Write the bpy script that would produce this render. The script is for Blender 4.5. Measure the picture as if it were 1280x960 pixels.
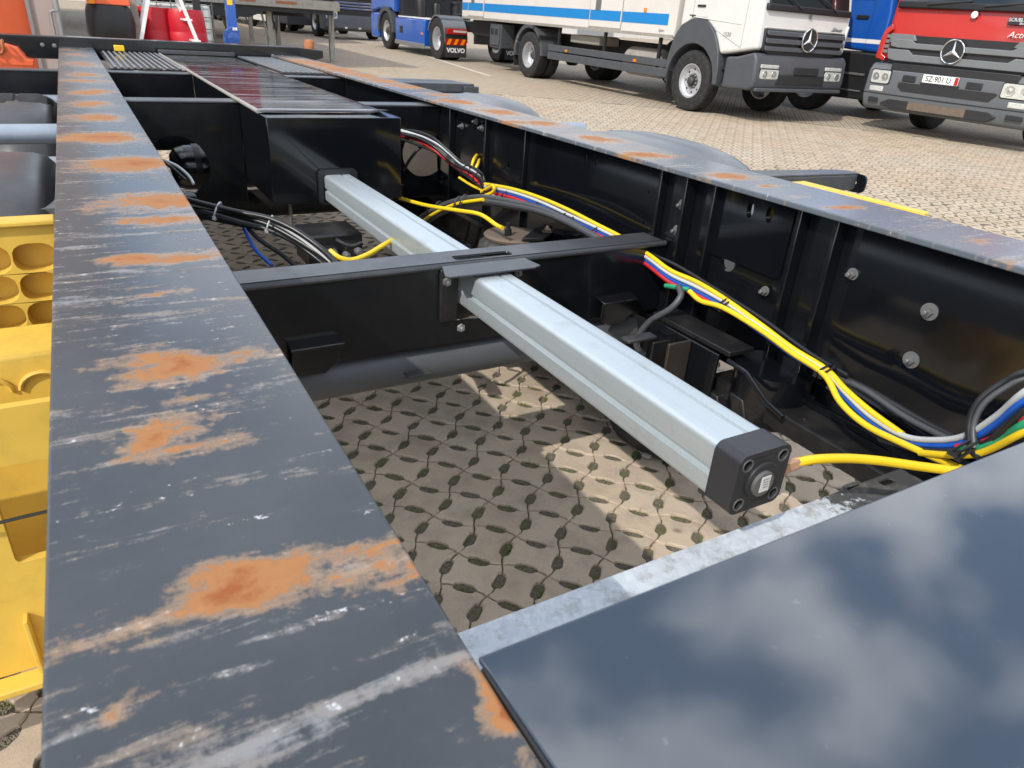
import bpy, bmesh, math, random
from mathutils import Vector, Matrix, geometry
random.seed(7)
PI = math.pi
scene = bpy.context.scene
for o in list(bpy.data.objects):
    bpy.data.objects.remove(o)
COL = scene.collection

# ------------------------------------------------------------------ camera
CAMH = 1.20                                   # eye height above the paving
FPX = 881.22                                  # focal length in 1280-wide pixels
RIGHT = Vector((0.86979306, -0.48955489, 0.06161205))
DOWN = Vector((-0.17395861, -0.42110385, -0.89017411))
FWD = Vector((0.46173416, 0.76354932, -0.45143549))
cd = bpy.data.cameras.new('camera')
cd.sensor_width = 36.0
cd.lens = FPX / 1280 * 36
cd.clip_start = 0.02
cd.clip_end = 2000
cam = bpy.data.objects.new('camera', cd)
COL.objects.link(cam)
m3 = Matrix((RIGHT, -DOWN, -FWD)).transposed()
cam.matrix_world = Matrix.Translation((0, 0, CAMH)) @ m3.to_4x4()
cd.dof.use_dof = True
cd.dof.focus_distance = 1.9
cd.dof.aperture_fstop = 18.0
scene.camera = cam

# ------------------------------------------------------------------ sky
SUN = Vector((-1.04, -0.52, 1.0)).normalized()
world = bpy.data.worlds.new('World')
scene.world = world
world.use_nodes = True
wn, wl = world.node_tree.nodes, world.node_tree.links
wn.clear()
w_out = wn.new('ShaderNodeOutputWorld')
w_bg = wn.new('ShaderNodeBackground')
w_bg.inputs['Strength'].default_value = 0.15
sky = wn.new('ShaderNodeTexSky')
sky.sky_type = 'NISHITA'
sky.sun_disc = False
sky.sun_elevation = math.asin(SUN.z)
sky.sun_rotation = math.atan2(SUN.x, SUN.y)
sky.altitude = 100
sky.dust_density = 0.6
sky.ozone_density = 2.0
w_tc = wn.new('ShaderNodeTexCoord')
w_sep = wn.new('ShaderNodeSeparateXYZ')
wl.new(w_tc.outputs['Generated'], w_sep.inputs[0])
w_zc = wn.new('ShaderNodeMath'); w_zc.operation = 'MAXIMUM'; w_zc.inputs[1].default_value = 0.0
wl.new(w_sep.outputs['Z'], w_zc.inputs[0])
w_za = wn.new('ShaderNodeMath'); w_za.operation = 'ADD'; w_za.inputs[1].default_value = 0.22
wl.new(w_zc.outputs[0], w_za.inputs[0])
w_dx = wn.new('ShaderNodeMath'); w_dx.operation = 'DIVIDE'
w_dy = wn.new('ShaderNodeMath'); w_dy.operation = 'DIVIDE'
wl.new(w_sep.outputs['X'], w_dx.inputs[0]); wl.new(w_za.outputs[0], w_dx.inputs[1])
wl.new(w_sep.outputs['Y'], w_dy.inputs[0]); wl.new(w_za.outputs[0], w_dy.inputs[1])
w_cmb = wn.new('ShaderNodeCombineXYZ')
wl.new(w_dx.outputs[0], w_cmb.inputs[0]); wl.new(w_dy.outputs[0], w_cmb.inputs[1])
w_map = wn.new('ShaderNodeMapping')
w_map.inputs['Location'].default_value = (3.1, 1.7, 0)
wl.new(w_cmb.outputs[0], w_map.inputs[0])
w_noise = wn.new('ShaderNodeTexNoise')
w_noise.inputs['Scale'].default_value = 3.3
w_noise.inputs['Detail'].default_value = 7
w_noise.inputs['Roughness'].default_value = 0.58
w_noise.inputs['Distortion'].default_value = 0.25
wl.new(w_map.outputs[0], w_noise.inputs['Vector'])
w_ramp = wn.new('ShaderNodeValToRGB')
w_ramp.color_ramp.elements[0].position = 0.445
w_ramp.color_ramp.elements[1].position = 0.575
wl.new(w_noise.outputs['Fac'], w_ramp.inputs[0])
w_n2 = wn.new('ShaderNodeTexNoise')
w_n2.inputs['Scale'].default_value = 6.0
w_n2.inputs['Detail'].default_value = 5
wl.new(w_map.outputs[0], w_n2.inputs['Vector'])
w_cr = wn.new('ShaderNodeValToRGB')
w_cr.color_ramp.elements[0].position = 0.35
w_cr.color_ramp.elements[0].color = (7.2, 7.5, 8.0, 1)
w_cr.color_ramp.elements[1].position = 0.68
w_cr.color_ramp.elements[1].color = (13.0, 13.0, 13.0, 1)
wl.new(w_n2.outputs['Fac'], w_cr.inputs[0])
w_mix = wn.new('ShaderNodeMixRGB')
wl.new(w_ramp.outputs[0], w_mix.inputs[0])
wl.new(sky.outputs[0], w_mix.inputs[1])
wl.new(w_cr.outputs[0], w_mix.inputs[2])
wl.new(w_mix.outputs[0], w_bg.inputs[0])
wl.new(w_bg.outputs[0], w_out.inputs[0])

# ------------------------------------------------------------------ sun and exposure
sl = bpy.data.lights.new('sun', 'SUN')
sl.energy = 2.7
sl.angle = math.radians(0.55)
sl.color = (1.0, 0.95, 0.87)
so = bpy.data.objects.new('sun', sl)
COL.objects.link(so)
so.location = (6, 0, 12)
so.rotation_euler = SUN.to_track_quat('Z', 'Y').to_euler()
scene.view_settings.view_transform = 'Standard'
scene.view_settings.look = 'None'
scene.view_settings.exposure = 0.42
scene.view_settings.gamma = 1
scene.render.engine = 'CYCLES'
scene.cycles.use_denoising = True
scene.cycles.max_bounces = 6
scene.cycles.glossy_bounces = 4
scene.cycles.sample_clamp_indirect = 6


# ------------------------------------------------------------------ helpers
def gz(y):
    """height of the gently rising yard"""
    return 0.0155 * (min(y, 90) - 1.5) if y > 1.5 else 0.0


def ray(x, y):
    return RIGHT * ((x - 640) / FPX) + DOWN * ((y - 480) / FPX) + FWD


def at(x, y, ax, v):
    """pixel of the photograph -> point on the plane axis=v (v for Z is absolute)"""
    d = ray(x, y)
    t = (v - (CAMH if ax == 2 else 0)) / d[ax]
    p = d * t
    return Vector((p.x, p.y, p.z + CAMH))


def gnd(x, y):
    d = ray(x, y)
    t = CAMH / -d.z
    for i in range(30):
        t = (CAMH - gz(d.y * t)) / -d.z
    return Vector((d.x * t, d.y * t, CAMH + d.z * t))


ORG = {}


def tag(o, label=None, cat=None, group=None, kind=None):
    if label: o['label'] = label
    if cat: o['category'] = cat
    if group: o['group'] = group
    if kind: o['kind'] = kind
    return o


def thing(name, label, cat, loc=(0, 0, 0), rot=(0, 0, 0), group=None, local=False):
    o = bpy.data.objects.new(name, None)
    o.empty_display_size = 0.2
    COL.objects.link(o)
    o.location = loc
    o.rotation_euler = rot
    ORG[o] = Vector((0, 0, 0)) if local else Vector(loc)
    return tag(o, label, cat, group)


def link_mesh(name, me, parent=None, centre=Vector((0, 0, 0))):
    o = bpy.data.objects.new(name, me)
    COL.objects.link(o)
    if parent is not None:
        o.parent = parent
        o.location = centre - ORG[parent]
    else:
        o.location = centre
    ORG[o] = Vector(centre)
    return o


class MB:
    def __init__(s):
        s.v, s.f = [], []

    def add(s, vs, fs):
        b = len(s.v)
        s.v += [tuple(q) for q in vs]
        s.f += [[b + i for i in f] for f in fs]
        return s

    def box(s, x0, x1, y0, y1, z0, z1):
        return s.add([(x0, y0, z0), (x1, y0, z0), (x1, y1, z0), (x0, y1, z0), (x0, y0, z1), (x1, y0, z1), (x1, y1, z1), (x0, y1, z1)],
                     [(0, 3, 2, 1), (4, 5, 6, 7), (0, 1, 5, 4), (1, 2, 6, 5), (2, 3, 7, 6), (3, 0, 4, 7)])

    def prism(s, pts, ax, a0, a1):
        """closed 2D outline swept along axis ax (0: pts=(y,z), 1: pts=(x,z), 2: pts=(x,y))"""
        def P(p, a):
            return {0: (a, p[0], p[1]), 1: (p[0], a, p[1]), 2: (p[0], p[1], a)}[ax]
        n = len(pts)
        return s.add([P(p, a0) for p in pts] + [P(p, a1) for p in pts],
                     [list(range(n))[::-1], [n + i for i in range(n)]] + [(i, (i + 1) % n, n + (i + 1) % n, n + i) for i in range(n)])

    def hexa(s, c):
        """eight corners: four of one face, four of the opposite face"""
        return s.add(c, [(0, 3, 2, 1), (4, 5, 6, 7), (0, 1, 5, 4), (1, 2, 6, 5), (2, 3, 7, 6), (3, 0, 4, 7)])

    def plate(s, outer, holes, O, U, V, t):
        """flat plate with holes: outline in (u,v), thickness t along U x V"""
        O, U, V = Vector(O), Vector(U), Vector(V)
        N = U.cross(V).normalized() * t
        loops = [outer] + list(holes)
        tri = geometry.tessellate_polygon([[Vector((p[0], p[1], 0)) for p in l] for l in loops])
        flat = [p for l in loops for p in l]
        n = len(flat)
        a = [O + U * p[0] + V * p[1] for p in flat]
        fs = []
        for q in tri:
            A, B, C = (Vector((flat[i][0], flat[i][1])) for i in q)
            ccw = (B - A).x * (C - A).y - (B - A).y * (C - A).x > 0
            q = list(q) if ccw else list(q)[::-1]
            fs.append([i + n for i in q]); fs.append(q[::-1])
        k = 0
        for l in loops:
            m = len(l)
            for i in range(m):
                fs.append((k + i, k + (i + 1) % m, n + k + (i + 1) % m, n + k + i))
            k += m
        return s.add(a + [p + N for p in a], fs)

    def tube(s, pts, r, n=8, cap=True):
        pts = [Vector(p) for p in pts]
        rs = r if isinstance(r, (list, tuple)) else [r] * len(pts)
        b = len(s.v)
        T0 = (pts[1] - pts[0]).normalized()
        ref = Vector((0, 0, 1)) if abs(T0.z) < 0.9 else Vector((1, 0, 0))
        u = T0.cross(ref).normalized()
        for i, p in enumerate(pts):
            T = (pts[min(i + 1, len(pts) - 1)] - pts[max(i - 1, 0)]).normalized()
            u = (u - T * u.dot(T)).normalized()
            w = T.cross(u)
            for k in range(n):
                a = 2 * PI * k / n
                s.v.append(tuple(p + (u * math.cos(a) + w * math.sin(a)) * rs[i]))
        for i in range(len(pts) - 1):
            for k in range(n):
                s.f.append([b + i * n + k, b + i * n + (k + 1) % n, b + (i + 1) * n + (k + 1) % n, b + (i + 1) * n + k])
        if cap:
            s.f.append([b + k for k in range(n)][::-1])
            s.f.append([b + (len(pts) - 1) * n + k for k in range(n)])
        return s

    def lathe(s, prof, c, ax=0, n=32, closed=False, flip=1):
        """prof: (radius, along); along measured from c on axis ax"""
        b = len(s.v)
        c = Vector(c)
        for r, h in prof:
            for k in range(n):
                a = 2 * PI * k / n
                p = [0, 0, 0]
                p[ax] = h * flip; p[(ax + 1) % 3] = r * math.cos(a); p[(ax + 2) % 3] = r * math.sin(a)
                s.v.append(tuple(c + Vector(p)))
        m = len(prof)
        for i in range(m - 1 + (1 if closed else 0)):
            j = (i + 1) % m
            for k in range(n):
                s.f.append([b + i * n + k, b + i * n + (k + 1) % n, b + j * n + (k + 1) % n, b + j * n + k])
        if not closed:
            if prof[0][0] > 1e-4: s.f.append([b + k for k in range(n)][::-1])
            if prof[-1][0] > 1e-4: s.f.append([b + (m - 1) * n + k for k in range(n)])
        return s

    def build(s, name, mat, parent=None, bevel=0.0, seg=2, smooth=True, angle=32):
        vs = [Vector(v) for v in s.v]
        c = Vector([(min(v[i] for v in vs) + max(v[i] for v in vs)) / 2 for i in range(3)])
        me = bpy.data.meshes.new(name)
        me.from_pydata([tuple(v - c) for v in vs], [], s.f)
        bm = bmesh.new(); bm.from_mesh(me)
        bmesh.ops.recalc_face_normals(bm, faces=bm.faces)
        bm.to_mesh(me); bm.free()
        me.materials.append(mat)
        if smooth:
            me.polygons.foreach_set('use_smooth', [True] * len(me.polygons))
            me.set_sharp_from_angle(angle=math.radians(angle))
        o = link_mesh(name, me, parent, c)
        if bevel:
            md = o.modifiers.new('bevel', 'BEVEL')
            md.width = bevel; md.segments = seg; md.limit_method = 'ANGLE'; md.angle_limit = math.radians(40)
            md.harden_normals = False
        return o


def circ(u, v, r, n=20, ry=None):
    ry = ry or r
    return [(u + r * math.cos(2 * PI * k / n), v + ry * math.sin(2 * PI * k / n)) for k in range(n)]


def rect(u0, u1, v0, v1):
    return [(u0, v0), (u1, v0), (u1, v1), (u0, v1)]


def rrect(u0, u1, v0, v1, r, n=5):
    out = []
    for cx, cy, a in ((u1 - r, v0 + r, -90), (u1 - r, v1 - r, 0), (u0 + r, v1 - r, 90), (u0 + r, v0 + r, 180)):
        for k in range(n + 1):
            t = math.radians(a + 90 * k / n)
            out.append((cx + r * math.cos(t), cy + r * math.sin(t)))
    return out


def spline(pts, per=6):
    """Catmull-Rom through pts"""
    P = [Vector(p) for p in pts]
    P = [P[0] * 2 - P[1]] + P + [P[-1] * 2 - P[-2]]
    out = []
    for i in range(1, len(P) - 2):
        for k in range(per):
            t = k / per
            out.append(0.5 * ((2 * P[i]) + (P[i + 1] - P[i - 1]) * t + (2 * P[i - 1] - 5 * P[i] + 4 * P[i + 1] - P[i + 2]) * t * t
                              + (3 * P[i] - P[i - 1] - 3 * P[i + 1] + P[i + 2]) * t ** 3))
    out.append(P[-2])
    return out


def text(name, body, size, O, U, V, mat, parent, depth=0.002, shear=0.0, squeeze=1.0, bold=0.0):
    """flat raised lettering, centred on O, reading along U, upright along V"""
    cu = bpy.data.curves.new(name, 'FONT')
    cu.body = body; cu.size = size; cu.extrude = depth / 2; cu.align_x = 'CENTER'; cu.align_y = 'CENTER'
    cu.shear = shear; cu.offset = bold; cu.resolution_u = 3
    tmp = bpy.data.objects.new(name, cu)
    COL.objects.link(tmp)
    dg = bpy.context.evaluated_depsgraph_get()
    dg.update()
    me = bpy.data.meshes.new_from_object(tmp.evaluated_get(dg))
    bpy.data.objects.remove(tmp)
    U, V = Vector(U).normalized(), Vector(V).normalized()
    N = U.cross(V)
    M = Matrix((U * squeeze, V, N)).transposed()
    for v in me.vertices:
        v.co = M @ v.co
    me.materials.clear(); me.materials.append(mat)
    return link_mesh(name, me, parent, Vector(O))


# ------------------------------------------------------------------ materials
def newmat(name):
    m = bpy.data.materials.new(name)
    m.use_nodes = True
    nt = m.node_tree
    return m, nt, nt.nodes['Principled BSDF']


def N(nt, kind, **kw):
    n = nt.nodes.new(kind)
    for k, v in kw.items():
        setattr(n, k, v)
    return n


def math_node(nt, op, a, b=None, c=None, clamp=False):
    n = nt.nodes.new('ShaderNodeMath')
    n.operation = op; n.use_clamp = clamp
    for i, q in enumerate((a, b, c)):
        if q is None: continue
        if isinstance(q, (int, float)): n.inputs[i].default_value = q
        else: nt.links.new(q, n.inputs[i])
    return n.outputs[0]


def noise(nt, vec, scale, detail=4, rough=0.5, dist=0.0):
    n = nt.nodes.new('ShaderNodeTexNoise')
    n.inputs['Scale'].default_value = scale; n.inputs['Detail'].default_value = detail
    n.inputs['Roughness'].default_value = rough; n.inputs['Distortion'].default_value = dist
    if vec is not None: nt.links.new(vec, n.inputs['Vector'])
    return n.outputs['Fac']


def ramp(nt, fac, stops):
    n = nt.nodes.new('ShaderNodeValToRGB')
    e = n.color_ramp.elements
    while len(e) < len(stops): e.new(0.5)
    for i, (p, c) in enumerate(stops):
        e[i].position = p
        e[i].color = (c, c, c, 1) if isinstance(c, (int, float)) else (*c, 1)
    nt.links.new(fac, n.inputs[0])
    return n.outputs[0]


def mix(nt, fac, a, b, blend='MIX'):
    n = nt.nodes.new('ShaderNodeMixRGB')
    n.blend_type = blend
    for i, q in enumerate((fac, a, b)):
        if isinstance(q, (int, float)): n.inputs[i].default_value = q if i == 0 else (q, q, q, 1)
        elif isinstance(q, tuple): n.inputs[i].default_value = (*q, 1)
        else: nt.links.new(q, n.inputs[i])
    return n.outputs[0]


def coords(nt, scale=(1, 1, 1), kind='Object', loc=(0, 0, 0)):
    tc = nt.nodes.new('ShaderNodeTexCoord')
    mp = nt.nodes.new('ShaderNodeMapping')
    mp.inputs['Scale'].default_value = scale
    mp.inputs['Location'].default_value = loc
    nt.links.new(tc.outputs[kind], mp.inputs[0])
    return mp.outputs[0]


def worldco(nt, scale=(1, 1, 1)):
    g = nt.nodes.new('ShaderNodeNewGeometry')
    mp = nt.nodes.new('ShaderNodeMapping')
    mp.inputs['Scale'].default_value = scale
    nt.links.new(g.outputs['Position'], mp.inputs[0])
    return mp.outputs[0]


def bump(nt, bs, h, strength=0.3, dist=0.002):
    b = nt.nodes.new('ShaderNodeBump')
    b.inputs['Strength'].default_value = strength
    b.inputs['Distance'].default_value = dist
    nt.links.new(h, b.inputs['Height'])
    nt.links.new(b.outputs[0], bs.inputs['Normal'])


def simple(name, col, rough=0.5, metal=0.0, var=0.15, scale=6.0, rvar=0.12, coat=0.0, bmp=0.0, bscale=200.0, spec=0.5, dirt=None, dirt_amt=0.3, emit=None):
    """paint / plastic / metal with gentle procedural variation in tone and gloss, optional dirt"""
    m, nt, bs = newmat(name)
    co = worldco(nt)
    n1 = noise(nt, co, scale, 5, 0.6)
    c = mix(nt, n1, tuple(x * (1 - var) for x in col), tuple(min(1, x * (1 + var)) for x in col))
    if dirt:
        dn = ramp(nt, noise(nt, co, scale * 1.7, 8, 0.65), [(0.48, 0.0), (0.72, dirt_amt)])
        c = mix(nt, dn, c, dirt)
    nt.links.new(c, bs.inputs['Base Color'])
    n2 = noise(nt, co, scale * 3, 4, 0.6)
    r = math_node(nt, 'MULTIPLY_ADD', n2, rvar * 2, rough - rvar, clamp=True)
    nt.links.new(r, bs.inputs['Roughness'])
    bs.inputs['Metallic'].default_value = metal
    bs.inputs['Specular IOR Level'].default_value = spec
    bs.inputs['Coat Weight'].default_value = coat
    bs.inputs['Coat Roughness'].default_value = 0.06
    if bmp: bump(nt, bs, noise(nt, co, bscale, 3, 0.6), bmp, 0.001)
    return m


M = {}
M['black'] = simple('black_paint', (0.0045, 0.0055, 0.0075), 0.20, 0, 0.25, 5, 0.08, 0.25, 0.03, 160, 0.5, (0.03, 0.029, 0.028), 0.12)
M['black_clean'] = simple('black_gloss_paint', (0.004, 0.005, 0.007), 0.11, 0, 0.1, 3, 0.05, 0.3, 0.02, 60)
M['dusty'] = simple('dusty_black_steel', (0.010, 0.010, 0.011), 0.42, 0, 0.3, 8, 0.12, 0, 0.15, 140, 0.5, (0.06, 0.052, 0.045), 0.4)
M['grey_paint'] = simple('satin_grey_paint', (0.042, 0.046, 0.052), 0.36, 0, 0.15, 6, 0.1, 0.1, 0.05, 200, 0.5, (0.14, 0.13, 0.12), 0.3)
M['rustdust'] = simple('brown_dusty_steel', (0.034, 0.027, 0.024), 0.45, 0, 0.3, 12, 0.1, 0, 0.15, 140, 0.5, (0.09, 0.07, 0.06), 0.4)
M['tube_grey'] = simple('dull_grey_tube_paint', (0.085, 0.092, 0.102), 0.42, 0, 0.15, 6, 0.1, 0, 0.05, 200)
M['zinc'] = simple('bright_zinc', (0.42, 0.43, 0.45), 0.42, 0.7, 0.2, 60, 0.1)
M['dull_zinc'] = simple('dull_bolt_zinc', (0.20, 0.20, 0.20), 0.5, 0.5, 0.25, 60, 0.1)
M['cap'] = simple('anodised_cap_grey', (0.030, 0.031, 0.036), 0.42, 0, 0.1, 20, 0.06, 0, 0.08, 400)
M['mud'] = simple('mudguard_plastic', (0.045, 0.047, 0.05), 0.36, 0, 0.2, 5, 0.08, 0, 0.1, 260, 0.5, (0.14, 0.13, 0.12), 0.25)
M['mud_grey'] = simple('mudguard_grey_plastic', (0.13, 0.138, 0.147), 0.34, 0, 0.15, 5, 0.08, 0, 0.08, 260, 0.5, (0.2, 0.19, 0.17), 0.3)  # lighter base stands in for sun and sky reflected on the right mudguards
M['tubecoat'] = simple('pale_blue_grey_tube', (0.30, 0.35, 0.41), 0.4, 0.15, 0.2, 8, 0.08, 0, 0.05, 160, 0.5, (0.12, 0.12, 0.12), 0.25)
M['yellow'] = simple('yellow_plastic', (0.74, 0.48, 0.075), 0.42, 0, 0.07, 9, 0.08, 0, 0.08, 200, 0.5, (0.30, 0.20, 0.06), 0.3)
M['yellow_paint'] = simple('yellow_marker', (0.80, 0.50, 0.02), 0.45)
M['c_yellow'] = simple('yellow_hose', (0.80, 0.55, 0.015), 0.34, 0, 0.08, 30, 0.06)
M['c_red'] = simple('red_hose', (0.55, 0.02, 0.025), 0.34, 0, 0.1, 30, 0.06)
M['c_blue'] = simple('blue_hose', (0.01, 0.10, 0.50), 0.34, 0, 0.1, 30, 0.06)
M['c_green'] = simple('green_hose', (0.02, 0.30, 0.14), 0.34, 0, 0.1, 30, 0.06)
M['c_white'] = simple('pale_grey_hose', (0.48, 0.50, 0.50), 0.34, 0, 0.1, 30, 0.06)
M['c_black'] = simple('black_cable', (0.016, 0.017, 0.019), 0.36, 0, 0.2, 30, 0.08)
M['c_grey'] = simple('grey_corrugated_hose', (0.060, 0.064, 0.070), 0.45, 0, 0.2, 30, 0.08)
M['brass'] = simple('brass_fitting', (0.52, 0.30, 0.20), 0.42, 0.6, 0.2, 90, 0.1, dirt=(0.3, 0.2, 0.15))
M['rubber'] = simple('tyre_rubber', (0.019, 0.019, 0.020), 0.72, 0, 0.25, 10, 0.1, 0, 0.2, 120, 0.35, (0.085, 0.075, 0.065), 0.5)
M['bellows'] = simple('air_spring_rubber', (0.035, 0.034, 0.034), 0.7, 0, 0.25, 20, 0.1, 0, 0.1, 120, 0.4, (0.16, 0.13, 0.1), 0.5)
M['rustplate'] = simple('dusty_rusty_plate', (0.14, 0.11, 0.085), 0.7, 0, 0.3, 16, 0.1, 0, 0.2, 140, 0.4, (0.22, 0.11, 0.05), 0.4)
M['rim'] = simple('silver_rim', (0.55, 0.56, 0.58), 0.38, 0.55, 0.12, 9, 0.08, 0, 0, 200, 0.5, (0.16, 0.14, 0.12), 0.25)
M['hub'] = simple('dark_hub', (0.06, 0.06, 0.062), 0.5, 0.3)
M['bumper'] = simple('bumper_grey_plastic', (0.062, 0.068, 0.077), 0.48, 0, 0.1, 4, 0.08, 0, 0.04, 300, 0.5, (0.12, 0.11, 0.1), 0.25)
M['bumper2'] = simple('bumper_mid_grey_plastic', (0.115, 0.125, 0.138), 0.46, 0, 0.1, 4, 0.08, 0, 0.04, 300, 0.5, (0.18, 0.17, 0.15), 0.25)
M['grille'] = simple('grille_silver_grey', (0.17, 0.18, 0.185), 0.4, 0.1)
M['darkplastic'] = simple('dark_plastic', (0.014, 0.0145, 0.016), 0.5, 0, 0.2, 6)
M['white_paint'] = simple('white_vehicle_paint', (0.64, 0.63, 0.60), 0.3, 0, 0.03, 1.5, 0.06, 0.4, 0, 200, 0.5, (0.50, 0.46, 0.38), 0.22)
M['box_white'] = simple('cream_body_panel', (0.62, 0.585, 0.55), 0.4, 0, 0.03, 1.2, 0.06, 0.1, 0, 200, 0.5, (0.48, 0.42, 0.34), 0.28)
M['stripe'] = simple('blue_stripe', (0.012, 0.20, 0.50), 0.35, 0, 0.06)
M['red_paint'] = simple('red_vehicle_paint', (0.47, 0.024, 0.016), 0.26, 0, 0.05, 1.5, 0.05, 0.5, 0, 200, 0.5, (0.35, 0.08, 0.05), 0.2)
M['blue_paint'] = simple('blue_vehicle_paint', (0.006, 0.085, 0.40), 0.22, 0, 0.05, 1.5, 0.05, 0.6, 0, 200, 0.5, (0.10, 0.14, 0.25), 0.2)
M['chrome'] = simple('chrome', (0.80, 0.80, 0.80), 0.12, 1.0, 0.03)
M['lampglass'] = simple('headlamp_reflector', (0.62, 0.62, 0.60), 0.14, 0.75, 0.35, 22, 0.08)
M['lens'] = simple('milky_headlamp_lens', (0.60, 0.60, 0.56), 0.12, 0.2, 0.35, 26, 0.06, 0.5)
M['amber'] = simple('amber_lens', (0.75, 0.24, 0.01), 0.25, 0, 0.1)
M['redlens'] = simple('red_lens', (0.40, 0.012, 0.012), 0.2, 0, 0.15, 12, 0.06, 0.4)
M['platewhite'] = simple('number_plate_white', (0.78, 0.78, 0.76), 0.4)
M['ink'] = simple('black_lettering', (0.02, 0.02, 0.022), 0.5)
M['whiteink'] = simple('white_lettering', (0.75, 0.75, 0.75), 0.5)
M['orange'] = simple('orange_paint', (0.78, 0.13, 0.04), 0.45, 0, 0.1, 4, 0.1, 0, 0.05, 60, 0.5, (0.45, 0.15, 0.08), 0.3)
M['drumred'] = simple('red_drum_plastic', (0.50, 0.008, 0.018), 0.42, 0, 0.12, 5, 0.08)
M['crimson'] = simple('dark_crimson_container', (0.20, 0.006, 0.018), 0.5, 0, 0.15, 3, 0.08)
M['ibc'] = simple('milky_tank_plastic', (0.60, 0.66, 0.60), 0.5, 0, 0.08, 4)
M['wall_white'] = simple('white_render_wall', (0.74, 0.71, 0.66), 0.8, 0, 0.06, 3, 0.05, 0, 0.3, 90, 0.3, (0.45, 0.40, 0.34), 0.3)
M['wall_grey'] = simple('warm_grey_render_wall', (0.42, 0.36, 0.33), 0.8, 0, 0.05, 3, 0.05, 0, 0.3, 90, 0.3)
M['greytrim'] = simple('grey_trim', (0.26, 0.27, 0.28), 0.6)
M['weathered'] = simple('weathered_grey_board', (0.30, 0.27, 0.24), 0.75, 0, 0.25, 9, 0.05, 0, 0.3, 60, 0.4, (0.15, 0.12, 0.1), 0.4)
M['galvleg'] = simple('weathered_galvanised_leg', (0.36, 0.34, 0.30), 0.55, 0.3, 0.2, 9, 0.1, 0, 0.1, 60, 0.5, (0.22, 0.14, 0.09), 0.5)
M['rustbolt'] = simple('rusty_bolt', (0.36, 0.13, 0.05), 0.75, 0, 0.3, 30, 0.05, 0, 0.4, 90)
M['stonegrey'] = simple('grey_pebble', (0.26, 0.24, 0.22), 0.8, 0, 0.2, 40, 0.05, 0, 0.4, 90)
M['linepaint'] = simple('pale_line', (0.62, 0.56, 0.47), 0.8, 0, 0.15, 12)
M['grass'] = simple('moss_blades', (0.15, 0.19, 0.045), 0.7, 0, 0.5, 60)
M['treegreen'] = simple('far_foliage', (0.05, 0.085, 0.03), 0.7, 0, 0.5, 2)


def glass_mat():
    m, nt, bs = newmat('tinted_windscreen')
    bs.inputs['Base Color'].default_value = (0.012, 0.016, 0.018, 1)
    bs.inputs['Roughness'].default_value = 0.04
    bs.inputs['Coat Weight'].default_value = 0.6
    return m


M['glass'] = glass_mat()


def alu_mat():
    m, nt, bs = newmat('anodised_aluminium')
    co = worldco(nt, (60, 1.2, 60))
    n = noise(nt, co, 3, 5, 0.6)
    c = mix(nt, n, (0.50, 0.565, 0.595), (0.60, 0.665, 0.69))
    d = ramp(nt, noise(nt, worldco(nt), 22, 6, 0.7), [(0.55, 0), (0.8, 0.35)])
    c = mix(nt, d, c, (0.30, 0.31, 0.30))
    nt.links.new(c, bs.inputs['Base Color'])
    bs.inputs['Metallic'].default_value = 0.55
    r = math_node(nt, 'MULTIPLY_ADD', n, 0.12, 0.36)
    nt.links.new(r, bs.inputs['Roughness'])
    return m


M['alu'] = alu_mat()


def galv_mat():
    m, nt, bs = newmat('galvanised_sheet_worn')
    co = worldco(nt)
    v = nt.nodes.new('ShaderNodeTexVoronoi'); v.inputs['Scale'].default_value = 110
    nt.links.new(co, v.inputs['Vector'])
    c = mix(nt, v.outputs['Color'], (0.52, 0.58, 0.64), (0.68, 0.73, 0.77))
    # worn dark grey towards the slotted right end: paint left in flakes
    sx = nt.nodes.new('ShaderNodeSeparateXYZ')
    nt.links.new(co, sx.inputs[0])
    grad = math_node(nt, 'MULTIPLY_ADD', sx.outputs['X'], 2.6, -2.42)
    flake = math_node(nt, 'ADD', grad, math_node(nt, 'MULTIPLY', noise(nt, co, 55, 7, 0.7), 1.1))
    fm = ramp(nt, flake, [(0.62, 0), (0.70, 1)])
    c = mix(nt, fm, c, (0.085, 0.086, 0.088))
    d = ramp(nt, noise(nt, co, 26, 8, 0.72), [(0.50, 0), (0.66, 0.6)])
    c = mix(nt, d, c, (0.24, 0.22, 0.19))
    nt.links.new(c, bs.inputs['Base Color'])
    bs.inputs['Metallic'].default_value = 0.25
    bs.inputs['Roughness'].default_value = 0.5
    bump(nt, bs, noise(nt, co, 90, 5, 0.7), 0.15, 0.001)
    return m


M['galv'] = galv_mat()


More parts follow.
